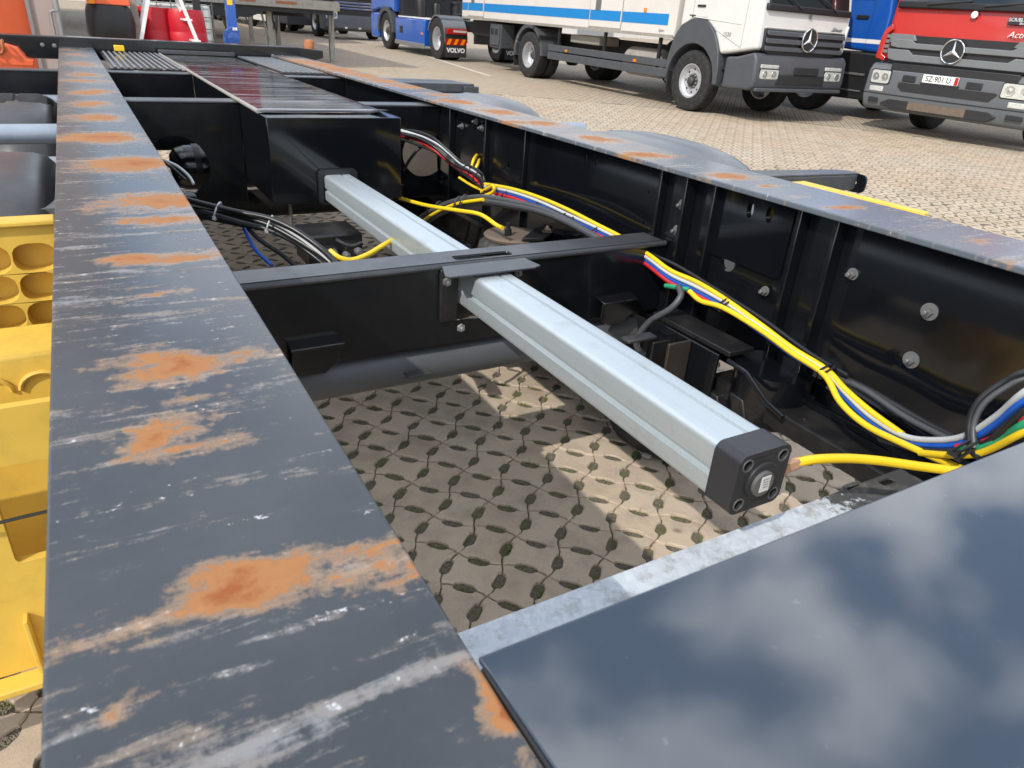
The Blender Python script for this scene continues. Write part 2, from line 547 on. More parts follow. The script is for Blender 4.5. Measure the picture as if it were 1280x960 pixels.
def rail_top_mat(name, spots, shift, tone=1.0):
    """scuffed grey paint with bare and rusted scrapes running across the beam; spots: (x, y, rx, ry, strength)"""
    m, nt, bs = newmat(name)
    g = nt.nodes.new('ShaderNodeNewGeometry')
    pos = g.outputs['Position']
    mp = nt.nodes.new('ShaderNodeMapping')
    mp.inputs['Scale'].default_value = (9, 75, 1); mp.inputs['Location'].default_value = shift
    nt.links.new(pos, mp.inputs[0])
    mp2 = nt.nodes.new('ShaderNodeMapping')
    mp2.inputs['Scale'].default_value = (4.0, 22, 1); mp2.inputs['Location'].default_value = shift
    nt.links.new(pos, mp2.inputs[0])
    fine = noise(nt, pos, 170, 8, 0.75)
    mid = noise(nt, pos, 38, 8, 0.68)
    streak = noise(nt, mp.outputs[0], 1.0, 7, 0.68, 0.4)
    band = noise(nt, mp2.outputs[0], 1.0, 5, 0.6, 0.5)
    # worn, paint rubbed thin to pale grey-beige
    wear = math_node(nt, 'ADD', math_node(nt, 'MULTIPLY', streak, 0.72), math_node(nt, 'MULTIPLY', band, 0.58))
    wear = math_node(nt, 'ADD', wear, math_node(nt, 'MULTIPLY', mid, 0.35))
    wear = math_node(nt, 'ADD', wear, math_node(nt, 'MULTIPLY_ADD', fine, 0.30, -0.15))
    wm = ramp(nt, wear, [(0.87, 0), (0.98, 0.80)])
    paint = mix(nt, mid, (0.036 * tone, 0.042 * tone, 0.050 * tone), (0.054 * tone, 0.061 * tone, 0.070 * tone))
    c = mix(nt, wm, paint, mix(nt, ramp(nt, noise(nt, mp2.outputs[0], 2.0, 4, 0.6), [(0.42, 0), (0.68, 1)]), mix(nt, fine, (0.19, 0.145, 0.105), (0.27, 0.21, 0.16)), mix(nt, fine, (0.22, 0.22, 0.22), (0.31, 0.32, 0.33))))
    # pale chips
    chip = math_node(nt, 'ADD', math_node(nt, 'MULTIPLY', streak, 0.6), math_node(nt, 'MULTIPLY', noise(nt, pos, 170, 4, 0.6), 0.62))
    cm = ramp(nt, chip, [(0.758, 0), (0.785, 1)])
    c = mix(nt, cm, c, (0.50, 0.52, 0.53))
    # rust blooms
    tot = None
    sx = nt.nodes.new('ShaderNodeSeparateXYZ')
    nt.links.new(pos, sx.inputs[0])
    wn_ = nt.nodes.new('ShaderNodeTexNoise'); wn_.inputs['Scale'].default_value = 26; wn_.inputs['Detail'].default_value = 5; wn_.inputs['Roughness'].default_value = 0.62
    nt.links.new(pos, wn_.inputs['Vector'])
    wv_ = nt.nodes.new('ShaderNodeVectorMath'); wv_.operation = 'MULTIPLY_ADD'
    nt.links.new(wn_.outputs['Color'], wv_.inputs[0]); wv_.inputs[1].default_value = (0.085, 0.050, 0)
    wn2 = nt.nodes.new('ShaderNodeTexNoise'); wn2.inputs['Scale'].default_value = 7; wn2.inputs['Detail'].default_value = 3
    nt.links.new(pos, wn2.inputs['Vector'])
    wv2 = nt.nodes.new('ShaderNodeVectorMath'); wv2.operation = 'MULTIPLY_ADD'
    nt.links.new(wn2.outputs['Color'], wv2.inputs[0]); wv2.inputs[1].default_value = (0.16, 0.06, 0); nt.links.new(pos, wv2.inputs[2])
    wv3 = nt.nodes.new('ShaderNodeVectorMath'); wv3.operation = 'SUBTRACT'; nt.links.new(wv2.outputs[0], wv3.inputs[0]); wv3.inputs[1].default_value = (0.08, 0.03, 0)
    nt.links.new(wv3.outputs[0], wv_.inputs[2])
    wo_ = nt.nodes.new('ShaderNodeVectorMath'); wo_.operation = 'SUBTRACT'; nt.links.new(wv_.outputs[0], wo_.inputs[0]); wo_.inputs[1].default_value = (0.0425, 0.025, 0)
    wpos = wo_.outputs[0]
    wob = math_node(nt, 'MULTIPLY_ADD', streak, 1.9, -0.95)
    wob2 = math_node(nt, 'MULTIPLY_ADD', noise(nt, pos, 60, 8, 0.72), 2.2, -1.1)
    for (x, y, rx, ry, k) in spots:
        vm = nt.nodes.new('ShaderNodeVectorMath'); vm.operation = 'MULTIPLY_ADD'
        nt.links.new(wpos, vm.inputs[0])
        vm.inputs[1].default_value = (1 / rx, 1 / ry, 0); vm.inputs[2].default_value = (-x / rx, -y / ry, 0)
        ln_ = nt.nodes.new('ShaderNodeVectorMath'); ln_.operation = 'LENGTH'
        nt.links.new(vm.outputs[0], ln_.inputs[0])
        e = math_node(nt, 'MULTIPLY_ADD', ln_.outputs['Value'], -0.45 * k, k)
        tot = e if tot is None else math_node(nt, 'MAXIMUM', tot, e)
    tot = math_node(nt, 'MAXIMUM', tot, 0.0)
    rr = math_node(nt, 'ADD', tot, math_node(nt, 'MULTIPLY', math_node(nt, 'ADD', wob, wob2), 0.40))
    rr = math_node(nt, 'ADD', rr, math_node(nt, 'MULTIPLY_ADD', fine, 0.5, -0.25))
    rm = ramp(nt, rr, [(0.45, 0), (0.51, 0.95)])
    core = ramp(nt, rr, [(0.72, 0), (1.05, 1)])
    rc = mix(nt, core, mix(nt, fine, (0.29, 0.115, 0.034), (0.40, 0.180, 0.060)), (0.27, 0.070, 0.008))
    c = mix(nt, rm, c, rc)
    halo = ramp(nt, rr, [(0.20, 0), (0.34, 0.45), (0.46, 0.7)])
    c2 = mix(nt, halo, c, (0.34, 0.22, 0.13))
    c = mix(nt, rm, c2, c)
    # dark nicks
    nick = ramp(nt, noise(nt, pos, 75, 2, 0.5), [(0.76, 0), (0.79, 1)])
    c = mix(nt, nick, c, (0.02, 0.018, 0.016))
    nt.links.new(c, bs.inputs['Base Color'])
    ro = mix(nt, wm, 0.21, 0.40)
    ro = mix(nt, rm, ro, 0.85)
    nt.links.new(ro, bs.inputs['Roughness'])
    bh = math_node(nt, 'ADD', math_node(nt, 'MULTIPLY', rm, 0.6), math_node(nt, 'ADD', math_node(nt, 'MULTIPLY', wm, -0.5), math_node(nt, 'MULTIPLY', fine, 0.25)))
    bump(nt, bs, bh, 0.28, 0.0012)
    return m


# ------------------------------------------------------------------ the yard
PITCH = 0.1178
LANG = math.radians(-46.5)
LA = Vector((math.cos(LANG), math.sin(LANG)))
LB = Vector((-math.sin(LANG), math.cos(LANG)))
LO = Vector((0.604 * CAMH, 1.253 * CAMH))          # a joint crossing


def paver_colour(nt, extra=None):
    co = worldco(nt)
    oi = nt.nodes.new('ShaderNodeObjectInfo')
    ge = nt.nodes.new('ShaderNodeNewGeometry')
    rnd = math_node(nt, 'FRACT', math_node(nt, 'ADD', oi.outputs['Random'], ge.outputs['Random Per Island']))
    base = mix(nt, rnd, (0.460, 0.352, 0.240), (0.540, 0.428, 0.305))
    big = noise(nt, co, 0.55, 5, 0.6)
    base = mix(nt, ramp(nt, big, [(0.35, 0), (0.7, 0.55)]), base, (0.50, 0.45, 0.375))
    grain = noise(nt, co, 420, 4, 0.7)
    base = mix(nt, ramp(nt, grain, [(0.30, 0.55), (0.5, 0.0)]), base, (0.20, 0.175, 0.15))
    base = mix(nt, ramp(nt, grain, [(0.58, 0.0), (0.75, 0.6)]), base, (0.56, 0.51, 0.44))
    st = noise(nt, co, 7, 7, 0.65)
    base = mix(nt, ramp(nt, st, [(0.46, 0), (0.70, 0.55)]), base, (0.23, 0.185, 0.145))
    oil = ramp(nt, noise(nt, co, 9.5, 2, 0.4), [(0.74, 0), (0.80, 0.75)])
    base = mix(nt, oil, base, (0.045, 0.04, 0.038))
    return co, base, grain


def paver_mat():
    m, nt, bs = newmat('concrete_paver')
    co, c, grain = paver_colour(nt)
    nt.links.new(c, bs.inputs['Base Color'])
    bs.inputs['Roughness'].default_value = 0.85
    bs.inputs['Specular IOR Level'].default_value = 0.3
    bump(nt, bs, math_node(nt, 'ADD', grain, noise(nt, co, 60, 5, 0.6)), 0.45, 0.0018)
    return m


def soil_mat():
    m, nt, bs = newmat('soil_and_moss')
    co = worldco(nt)
    v = nt.nodes.new('ShaderNodeTexVoronoi'); v.inputs['Scale'].default_value = 230
    nt.links.new(co, v.inputs['Vector'])
    c = mix(nt, v.outputs['Color'], (0.085, 0.073, 0.056), (0.24, 0.21, 0.165))
    moss = ramp(nt, noise(nt, co, 14, 6, 0.7), [(0.46, 0), (0.62, 0.8)])
    c = mix(nt, moss, c, mix(nt, noise(nt, co, 160, 3), (0.075, 0.080, 0.025), (0.19, 0.19, 0.075)))
    nt.links.new(c, bs.inputs['Base Color'])
    bs.inputs['Roughness'].default_value = 0.95
    bump(nt, bs, v.outputs['Distance'], 0.8, 0.006)
    return m


def far_paving_mat():
    """paving too far off to tell the stones apart as pieces: pockets and joints as colour and relief"""
    m, nt, bs = newmat('concrete_paving_far')
    co, c, grain = paver_colour(nt)
    sp = nt.nodes.new('ShaderNodeSeparateXYZ')
    g = nt.nodes.new('ShaderNodeNewGeometry')
    nt.links.new(g.outputs['Position'], sp.inputs[0])
    X = math_node(nt, 'SUBTRACT', sp.outputs['X'], LO.x)
    Y = math_node(nt, 'SUBTRACT', sp.outputs['Y'], LO.y)
    u = math_node(nt, 'ADD', math_node(nt, 'MULTIPLY', X, LA.x / PITCH), math_node(nt, 'MULTIPLY', Y, LA.y / PITCH))
    v = math_node(nt, 'ADD', math_node(nt, 'MULTIPLY', X, LB.x / PITCH), math_node(nt, 'MULTIPLY', Y, LB.y / PITCH))
    fu = math_node(nt, 'SUBTRACT', math_node(nt, 'FRACT', u), 0.5)
    fv = math_node(nt, 'SUBTRACT', math_node(nt, 'FRACT', v), 0.5)
    eu = math_node(nt, 'SUBTRACT', 0.5, math_node(nt, 'ABSOLUTE', fu))
    ev = math_node(nt, 'SUBTRACT', 0.5, math_node(nt, 'ABSOLUTE', fv))

    def eye(a, b):
        p = math_node(nt, 'POWER', math_node(nt, 'DIVIDE', a, 0.29), 2)
        q = math_node(nt, 'POWER', math_node(nt, 'DIVIDE', b, 0.125), 2)
        return math_node(nt, 'LESS_THAN', math_node(nt, 'ADD', p, q), 1.0)
    pk = math_node(nt, 'MAXIMUM', eye(fu, ev), eye(fv, eu))
    jt = math_node(nt, 'MULTIPLY', math_node(nt, 'LESS_THAN', math_node(nt, 'MINIMUM', eu, ev), 0.016), 0.55)
    mk = math_node(nt, 'MAXIMUM', pk, jt)
    pc = mix(nt, ramp(nt, noise(nt, co, 3.0, 4), [(0.4, 0), (0.65, 1)]), (0.050, 0.046, 0.040), (0.105, 0.095, 0.05))
    c = mix(nt, mk, c, pc)
    nt.links.new(c, bs.inputs['Base Color'])
    bs.inputs['Roughness'].default_value = 0.88
    bs.inputs['Specular IOR Level'].default_value = 0.3
    bump(nt, bs, math_node(nt, 'SUBTRACT', 1.0, mk), 0.6, 0.008)
    return m


M['paver'] = paver_mat()
M['soil'] = soil_mat()
M['farpave'] = far_paving_mat()

R0 = 13.0
ysteps = [-16, -8, -3, 1.5, 4, 8, 14]
g = MB()
n = 48
for i, r in enumerate((0.0001, 0.8, 1.5, 2.6, 4.2, 8, 11, R0 + 1.2)):
    for k in range(n):
        a = 2 * PI * k / n
        x, y = r * math.cos(a), r * math.sin(a)
        g.v.append((x, y, gz(y) - (0.0095 if r < 3 else 0.0020)))
    if i:
        for k in range(n):
            g.f.append([(i - 1) * n + k, i * n + k, i * n + (k + 1) % n, (i - 1) * n + (k + 1) % n])
ground = g.build('ground', M['soil'])
tag(ground, kind='structure')
f = MB()
for i, r in enumerate((R0, 18, 24, 32, 45, 70, 120, 300, 900)):
    for k in range(n):
        a = 2 * PI * k / n
        x, y = r * math.cos(a), r * math.sin(a)
        f.v.append((x, y, gz(y) - 0.0005))
    if i:
        for k in range(n):
            f.f.append([(i - 1) * n + k, i * n + k, i * n + (k + 1) % n, (i - 1) * n + (k + 1) % n])
tag(f.build('distant_paving', M['farpave'], ground), kind='stuff')


def proj(p):
    d = Vector(p) - Vector((0, 0, CAMH))
    z = d.dot(FWD)
    if z < 0.05: return None
    return (640 + d.dot(RIGHT) / z * FPX, 480 + d.dot(DOWN) / z * FPX, z)


def inpoly(x, y, poly):
    c = False
    j = len(poly) - 1
    for i in range(len(poly)):
        (x0, y0), (x1, y1) = poly[i], poly[j]
        if (y0 > y) != (y1 > y) and x < (x1 - x0) * (y - y0) / (y1 - y0) + x0: c = not c
        j = i
    return c


def paver_outline(swap, rnd=None):
    """bone-shaped stone: two sides bow in, two bow out, every side notched by half an eye-shaped pocket"""
    bow, jn, pk = 0.092, 0.010, 0.112
    ts = [(0.0, 0), (0.11, 0), (0.235, 0), (0.268, 0.60), (0.38, 1.0), (0.62, 1.0), (0.732, 0.60), (0.765, 0), (0.89, 0)]
    out = []
    for side in range(4):
        s = 1 if (side % 2 == 0) != swap else -1     # +1: bows inwards
        for t, w in ts:
            inset = s * bow * math.sin(PI * t) ** 0.55 + jn + pk * w
            if t == 0:
                p = (jn, jn)
            else:
                p = (t, inset)
                if rnd and w > 0: p = (t + rnd.uniform(-0.014, 0.014), inset + rnd.uniform(-0.018, 0.014))
                elif rnd: p = (t, inset + rnd.uniform(-0.002, 0.006))
            x, y = p
            for _ in range(side):
                x, y = 1 - y, x
            out.append((x - 0.5, y - 0.5))
    return out


def paver_mesh(swap, chamfer=True, rnd=None):
    o = [(p[0] * PITCH, p[1] * PITCH) for p in paver_outline(swap, rnd)]
    k = len(o)
    vs = [(LA * x + LB * y) for x, y in o]
    V, F = [], []
    if chamfer:
        V += [(v.x * 0.93, v.y * 0.93, 0.0) for v in vs]
        V += [(v.x * 0.985, v.y * 0.985, -0.0028) for v in vs]
        V += [(v.x, v.y, -0.007) for v in vs]
        V += [(v.x, v.y, -0.03) for v in vs]
        rings = 4
    else:
        V += [(v.x, v.y, 0.0) for v in vs] + [(v.x, v.y, -0.02) for v in vs]
        rings = 2
    F.append(list(range(k)))
    for r in range(rings - 1):
        for i in range(k):
            F.append([r * k + i, (r + 1) * k + i, (r + 1) * k + (i + 1) % k, r * k + (i + 1) % k])
    return V, F


PM = []
for sw in (False, True):
    PM.append([])
    for q in range(5):
        V, F = paver_mesh(sw, True, random.Random(40 + q + 10 * sw))
        me = bpy.data.meshes.new('paver')
        me.from_pydata(V, [], F)
        me.materials.append(M['paver'])
        PM[-1].append(me)
GAP = [(380, 480), (560, 450), (700, 440), (900, 480), (1010, 480), (1180, 600), (590, 830)]
LCOR = [(-40, 820), (62, 820), (62, 1000), (-40, 1000)]
RYARD = [(560, 80), (900, 130), (1280, 180), (1300, 310), (1000, 235), (900, 190), (700, 140)]
cells = []
for i in range(-140, 141):
    for j in range(-140, 141):
        c2 = LO + (LA * (i + 0.5) + LB * (j + 0.5)) * PITCH
        if c2.length > R0 - 0.05 or c2.y < -1.2: continue
        p = (c2.x, c2.y, gz(c2.y))
        q = proj(p)
        if q is None or not (-700 < q[0] < 3000 and -60 < q[1] < 1800): continue
        rank = 2
        if inpoly(q[0], q[1], GAP) or inpoly(q[0], q[1], LCOR): rank = 0
        elif inpoly(q[0], q[1], RYARD): rank = 1
        cells.append((rank, q[2], i, j, p))
cells.sort()
stuff = MB()
SV = [paver_mesh(False, False), paver_mesh(True, False)]
for k, (rank, d, i, j, p) in enumerate(cells):
    sw = (i + j) % 2
    dz = random.uniform(-0.0014, 0.0014) if k < 600 else random.uniform(-0.0006, 0.0006)
    if k < 300:
        o = bpy.data.objects.new('paver', random.choice(PM[sw]))
        COL.objects.link(o)
        o.parent = ground
        o.location = Vector((p[0], p[1], p[2] + dz)) - ORG[ground]
        o.rotation_euler = (random.uniform(-0.012, 0.012), random.uniform(-0.012, 0.012), random.uniform(-0.012, 0.012))
    else:
        V, F = SV[sw]
        stuff.add([(v[0] + p[0], v[1] + p[1], v[2] + p[2] + dz) for v in V], F)
me = bpy.data.meshes.new('paver_field')
me.from_pydata(stuff.v, [], stuff.f)
me.materials.append(M['paver'])
tag(link_mesh('paver_field', me, ground), kind='stuff')
# moss and grass standing in the pockets that show between the beams
gr = MB()
for (rank, d, i, j, p) in cells[:420]:
    for mid in ((0.5, 0.0), (0.0, 0.5)):
        if random.random() < 0.42: continue
        ax = LA if mid[1] == 0 else LB
        nn = random.choice((5, 9, 14, 22, 34))
        c2 = LO + (LA * (i + mid[0]) + LB * (j + mid[1])) * PITCH
        for b in range(nn):
            t = random.gauss(0, 0.012); s_ = random.gauss(0, 0.0035)
            q = c2 + ax * t + Vector((-ax.y, ax.x)) * s_
            hgt = random.uniform(0.008, 0.019); a = random.uniform(0, 2 * PI); w = random.uniform(0.0008, 0.0016)
            lx, ly = random.gauss(0, 0.006), random.gauss(0, 0.006)
            z0 = gz(q.y) - 0.009
            gr.add([(q.x - w * math.cos(a), q.y - w * math.sin(a), z0), (q.x + w * math.cos(a), q.y + w * math.sin(a), z0), (q.x + lx, q.y + ly, z0 + hgt)], [(0, 1, 2)])
me = bpy.data.meshes.new('pocket_moss')
me.from_pydata(gr.v, [], gr.f)
me.materials.append(M['grass'])
tag(link_mesh('pocket_moss', me), 'green moss and grass blades in the paving pockets', 'moss', kind='stuff')
# pale line of edging stones across the yard
a, b = gnd(440, 41), gnd(612, 95)
dv = (b - a).normalized()
a = a - dv * 6
sd = Vector((-dv.y, dv.x, 0)) * 0.05
ln = MB()
K = 24
for k in range(K + 1):
    c = a.lerp(b, k / K)
    for s_ in (-1, 1):
        q = c + sd * s_
        ln.v.append((q.x, q.y, gz(q.y) + 0.004))
    if k: ln.f.append([2 * k - 2, 2 * k - 1, 2 * k + 1, 2 * k])
tag(ln.build('painted_line', M['linepaint']), kind='structure')


# ------------------------------------------------------------------ the trailer chassis
def Z(z):
    return z + CAMH


TR = thing('container_trailer', 'black container trailer chassis with rust scuffed rails filling the foreground', 'trailer', (0.67, 2.75, 0))
RT = Z(-0.28)            # top of the two long beams
YF, YN = 5.53, -1.2      # far and near ends of the beams
WEBX = 1.26


def px_spots(lst, z=RT):
    out = []
    for (x, y, rx, ry, k) in lst:
        p = at(x, y, 2, z)
        g_ = 1.0 if p.y < 1.15 else 1.35
        out.append((p.x, p.y, rx * g_, ry * (1.0 if p.y < 1.15 else min(3.0, 1.9 + 0.25 * (p.y - 1.15))), k))
    return out


LS = px_spots([
    (300, 745, 0.023, 0.017, 1.0), (345, 718, 0.045, 0.010, 0.66), (410, 735, 0.03, 0.006, 0.6), (470, 690, 0.030, 0.007, 0.62), (505, 705, 0.02, 0.008, 0.7), (200, 770, 0.04, 0.010, 0.42),
    (652, 930, 0.016, 0.020, 1.25), (628, 885, 0.014, 0.018, 1.2), (606, 852, 0.014, 0.012, 1.0), (125, 885, 0.012, 0.007, 0.52),
    (238, 542, 0.017, 0.017, 0.95), (262, 550, 0.02, 0.012, 0.5), (210, 455, 0.028, 0.027, 1.0), (300, 445, 0.05, 0.016, 0.5), (235, 500, 0.03, 0.01, 0.45),
    (170, 324, 0.030, 0.018, 0.95), (245, 322, 0.05, 0.016, 0.72), (190, 370, 0.03, 0.014, 0.55), (75, 405, 0.012, 0.014, 0.62),
    (200, 275, 0.05, 0.022, 0.85), (200, 251, 0.05, 0.024, 0.85), (165, 205, 0.055, 0.03, 0.95), (128, 172, 0.055, 0.028, 0.95), (118, 147, 0.05, 0.028, 0.8),
    (115, 130, 0.03, 0.03, 0.8), (112, 115, 0.03, 0.035, 0.85), (98, 101, 0.06, 0.03, 0.62), (105, 93, 0.04, 0.04, 0.7), (100, 80, 0.05, 0.06, 0.6), (95, 68, 0.05, 0.07, 0.55), (85, 62, 0.05, 0.05, 0.5)])
RS = px_spots([
    (1215, 300, 0.03, 0.014, 0.7), (1058, 258, 0.034, 0.014, 0.95), (958, 233, 0.03, 0.014, 0.7), (913, 221, 0.04, 0.018, 0.9), (808, 194, 0.05, 0.02, 0.95), (745, 173, 0.035, 0.03, 0.85),
    (675, 154, 0.05, 0.03, 0.8), (645, 153, 0.03, 0.03, 0.7), (622, 140, 0.05, 0.04, 0.8), (568, 127, 0.05, 0.04, 0.9), (545, 118, 0.05, 0.05, 0.6), (510, 108, 0.06, 0.05, 0.8), (480, 101, 0.06, 0.06, 0.8),
    (450, 94, 0.06, 0.07, 0.8), (425, 87, 0.07, 0.09, 0.85), (400, 81, 0.07, 0.12, 0.8), (380, 77, 0.07, 0.12, 0.7), (1245, 325, 0.02, 0.01, 0.5), (1000, 245, 0.03, 0.01, 0.4)])
M['railtop_l'] = rail_top_mat('scuffed_rail_top_near', LS, (0, 0, 0))
M['railtop_r'] = rail_top_mat('scuffed_rail_top_far', RS, (4.3, 2.1, 0), 2.3)  # paint raised in tone: sky reflected at grazing angle put into the colour


def bolt(parent, c, ax, sgn, r=0.011, washer=0.0, mat='dull_zinc', name='bolt'):
    """hex bolt head on a washer, axis ax, pointing sgn"""
    b = MB()
    if washer: b.lathe([(washer, 0), (washer, 0.002)], c, ax, 18, flip=sgn)
    b.lathe([(r, 0.002), (r, 0.009), (r * 0.9, 0.0105)], c, ax, 6, flip=sgn)
    b.lathe([(r * 0.5, 0.010), (r * 0.5, 0.018), (r * 0.4, 0.019)], c, ax, 10, flip=sgn)
    return b.build(name, M[mat], parent)


def make_rail(xin, xout, webx, s, topmat, holes, label):
    """I-beam: top flange, web with cut-outs, bottom flange; s = +1 when the trailer's middle is towards -X"""
    w = MB()
    w.plate(rect(YN, YF, Z(-0.668), RT - 0.012), holes, (webx - 0.004, 0, 0), (0, 1, 0), (0, 0, 1), 0.008)
    x0, x1 = min(xin, xout), max(xin, xout)
    w.box(x0 + 0.02, x1 - 0.01, YN, YF, Z(-0.684), Z(-0.668))
    r = w.build('rail', M['black'], TR)
    tag(r, label)
    t = MB(); t.box(x0, x1, YN, YF, RT - 0.012, RT)
    tag(t.build('top_flange', topmat, r, bevel=0.0025), 'grey scuffed top flange with orange rust scrapes')
    return r


def Yw(x, y, X=WEBX):
    p = at(x, y, 0, X)
    return (p.y, p.z)


rh = []
for (x, y, r_, ry) in ((912, 328, 0.021, 0.021), (942, 262, 0.0095, 0.018), (966, 268, 0.0095, 0.018), (596, 204, 0.026, 0.034), (814, 240, 0.004, 0.004), (808, 278, 0.004, 0.004),
                      (845, 252, 0.004, 0.004), (833, 290, 0.004, 0.004), (637, 209, 0.011, 0.011), (735, 198, 0.005, 0.014), (748, 204, 0.005, 0.012)):
    q = Yw(x, y)
    rh.append(circ(q[0], q[1], r_, 18, ry))
RR = make_rail(1.21, 1.40, WEBX, 1, M['railtop_r'], rh, 'right long beam with black glossy inner web')
RL = make_rail(0.122, -0.062, 0.035, -1, M['railtop_l'], [], 'left long beam nearest the camera')
# bottom flange of the right beam stands a little into the gap and carries a bent lip
lp = MB()
lp.box(1.150, 1.2295, 0.40, 1.02, Z(-0.690), Z(-0.680))
lp.box(1.145, 1.151, 0.40, 1.02, Z(-0.720), Z(-0.680))
lp.build('bottom_lip', M['dusty'], RR, bevel=0.002)
# stiffeners on the inside of the right web
for (xa, ya, wd, dp) in ((830, 260, 0.010, 0.028), (868, 255, 0.010, 0.040), (898, 270, 0.010, 0.030), (1000, 320, 0.012, 0.034), (1045, 335, 0.012, 0.036), (660, 200, 0.010, 0.020), (612, 190, 0.010, 0.024), (570, 160, 0.010, 0.03)):
    y = Yw(xa, ya)[0]
    s_ = MB()
    s_.hexa([(WEBX - 0.0045, y - wd / 2, Z(-0.667)), (WEBX - 0.0045, y + wd / 2, Z(-0.667)), (WEBX - dp, y + wd / 2, Z(-0.667)), (WEBX - dp, y - wd / 2, Z(-0.667)),
             (WEBX - 0.0045, y - wd / 2, RT - 0.013), (WEBX - 0.0045, y + wd / 2, RT - 0.013), (WEBX - dp, y + wd / 2, RT - 0.013), (WEBX - dp, y - wd / 2, RT - 0.013)])
    s_.build('stiffener', M['black'], RR, bevel=0.002)
# doubler plate round the slotted holes and the smooth panel to the left of the stiffeners
d = MB()
ya, yb = Yw(1000, 300)[0] + 0.02, Yw(912, 328)[0] + 0.10
dh = [h for h in rh[:3]]
d.plate(rrect(ya, yb, Z(-0.455), RT - 0.014, 0.012), [h for h in rh[1:3]], (WEBX - 0.0105, 0, 0), (0, 1, 0), (0, 0, 1), 0.006)
d.build('doubler_plate', M['black_clean'], RR)
d = MB()
y0, y1 = Yw(826, 250)[0] + 0.01, Yw(668, 210)[0] - 0.01
d.plate(rrect(y0, y1, Z(-0.66), RT - 0.014, 0.006), [rh[4], rh[5], rh[9], rh[10]], (WEBX - 0.0075, 0, 0), (0, 1, 0), (0, 0, 1), 0.003)
d.build('inner_panel', M['black_clean'], RR)
d = MB()
y0 = Yw(1062, 340)[0] - 0.01
d.plate(rrect(YN, y0, Z(-0.66), RT - 0.014, 0.006), [], (WEBX - 0.0065, 0, 0), (0, 1, 0), (0, 0, 1), 0.002)
d.build('inner_panel', M['black_clean'], RR)
# angled strengthening rib along the foot of the near panel
rb = MB()
pa, pb = at(1035, 470, 0, WEBX - 0.03), at(1215, 590, 0, WEBX - 0.03)
for off in (0, 0.028):
    rb.tube([(WEBX - 0.02, pa.y, pa.z - off), (WEBX - 0.02, pb.y, pb.z - off)], 0.007, 8)
rb.build('foot_rib', M['black'], RR)
for (x, y, wr) in ((1165, 389, 0.016), (1142, 449, 0.016), (961, 363, 0.011), (1069, 342, 0.012), (856, 256, 0.014), (849, 288, 0.014), (540, 155, 0.012), (580, 158, 0.012), (598, 152, 0.012), (605, 160, 0.012)):
    q = Yw(x, y)
    bolt(RR, (WEBX - (0.0105 if (x in (961,)) else 0.0068), q[0], q[1]), 0, -1, 0.009, wr)

# ---- cross members
C3 = MB()
X0, X1 = 0.0395, WEBX - 0.005
CY = 1.34
cut = [(0.628, -0.505), (0.640, -0.488), (0.780, -0.488), (0.792, -0.505), (0.792, -0.585), (0.775, -0.605), (0.650, -0.605), (0.628, -0.588)]
C3.plate(rect(X0, X1, Z(-0.655), Z(-0.474)), [[(u, Z(v)) for u, v in cut]], (0, CY + 0.014, 0), (1, 0, 0), (0, 0, 1), 0.008)
slot = rrect(0.655, 0.800, CY + 0.014, CY + 0.046, 0.010)
C3.plate(rect(X0, X1, CY + 0.004, CY + 0.085), [slot], (0, 0, Z(-0.474)), (1, 0, 0), (0, 1, 0), 0.008)
C3.box(X0, X1, CY + 0.014, CY + 0.075, Z(-0.663), Z(-0.655))
c3 = C3.build('crossmember', M['black'], TR, bevel=0.0022)
lipm = MB()
lipm.tube([(X0, CY + 0.0065, Z(-0.4725)), (X1 - 0.01, CY + 0.0065, Z(-0.4725))], 0.007, 10)
lipm.build('rolled_edge', M['grey_paint'], c3)
tf = MB()
tf.plate(rect(X0, X1 - 0.02, CY + 0.008, CY + 0.084), [slot], (0, 0, Z(-0.4655)), (1, 0, 0), (0, 1, 0), 0.0015)
tf.build('top_face', M['grey_paint'], c3)
fl = MB()
fl.plate([(0.600, 1.262), (0.800, 1.262), (0.822, 1.272), (0.815, 1.332), (0.610, 1.332), (0.590, 1.272)], [], (0, 0, Z(-0.4705)), (1, 0, 0), (0, 1, 0), 0.004)
fl.build('clamp_plate', M['grey_paint'], c3, bevel=0.001)
# dark clamp collar behind the plate, the shelves and bolts on the face
for x in (0.632, 0.782):
    cl = MB(); cl.box(x - 0.022, x + 0.022, CY - 0.004, CY + 0.0135, Z(-0.600), Z(-0.476))
    cl.build('clamp_collar', M['dusty'], c3, bevel=0.004)
bolt(c3, (0.622, CY - 0.004, Z(-0.502)), 1, -1, 0.010, 0.0)
bolt(c3, (0.800, CY - 0.004, Z(-0.500)), 1, -1, 0.010, 0.0)
bolt(c3, (0.667, CY + 0.0137, Z(-0.622)), 1, -1, 0.011, 0.0, 'zinc')
for (u0, u1) in ((0.275, 0.385), (1.045, 1.155)):
    g_ = MB()
    g_.hexa([(u0, CY - 0.030, Z(-0.606)), (u1, CY - 0.030, Z(-0.606)), (u1, CY + 0.0135, Z(-0.598)), (u0, CY + 0.0135, Z(-0.598)),
             (u0, CY - 0.030, Z(-0.600)), (u1, CY - 0.030, Z(-0.600)), (u1, CY + 0.0135, Z(-0.592)), (u0, CY + 0.0135, Z(-0.592))])
    g_.prism([(u0 + 0.004, Z(-0.606)), (u1 - 0.004, Z(-0.606)), (u1 - 0.012, Z(-0.645)), (u1 - 0.04, Z(-0.668)), (u0 + 0.03, Z(-0.668)), (u0 + 0.004, Z(-0.650))], 1, CY - 0.018, CY - 0.012)
    g_.build('shelf_bracket', M['black'], c3, bevel=0.002)
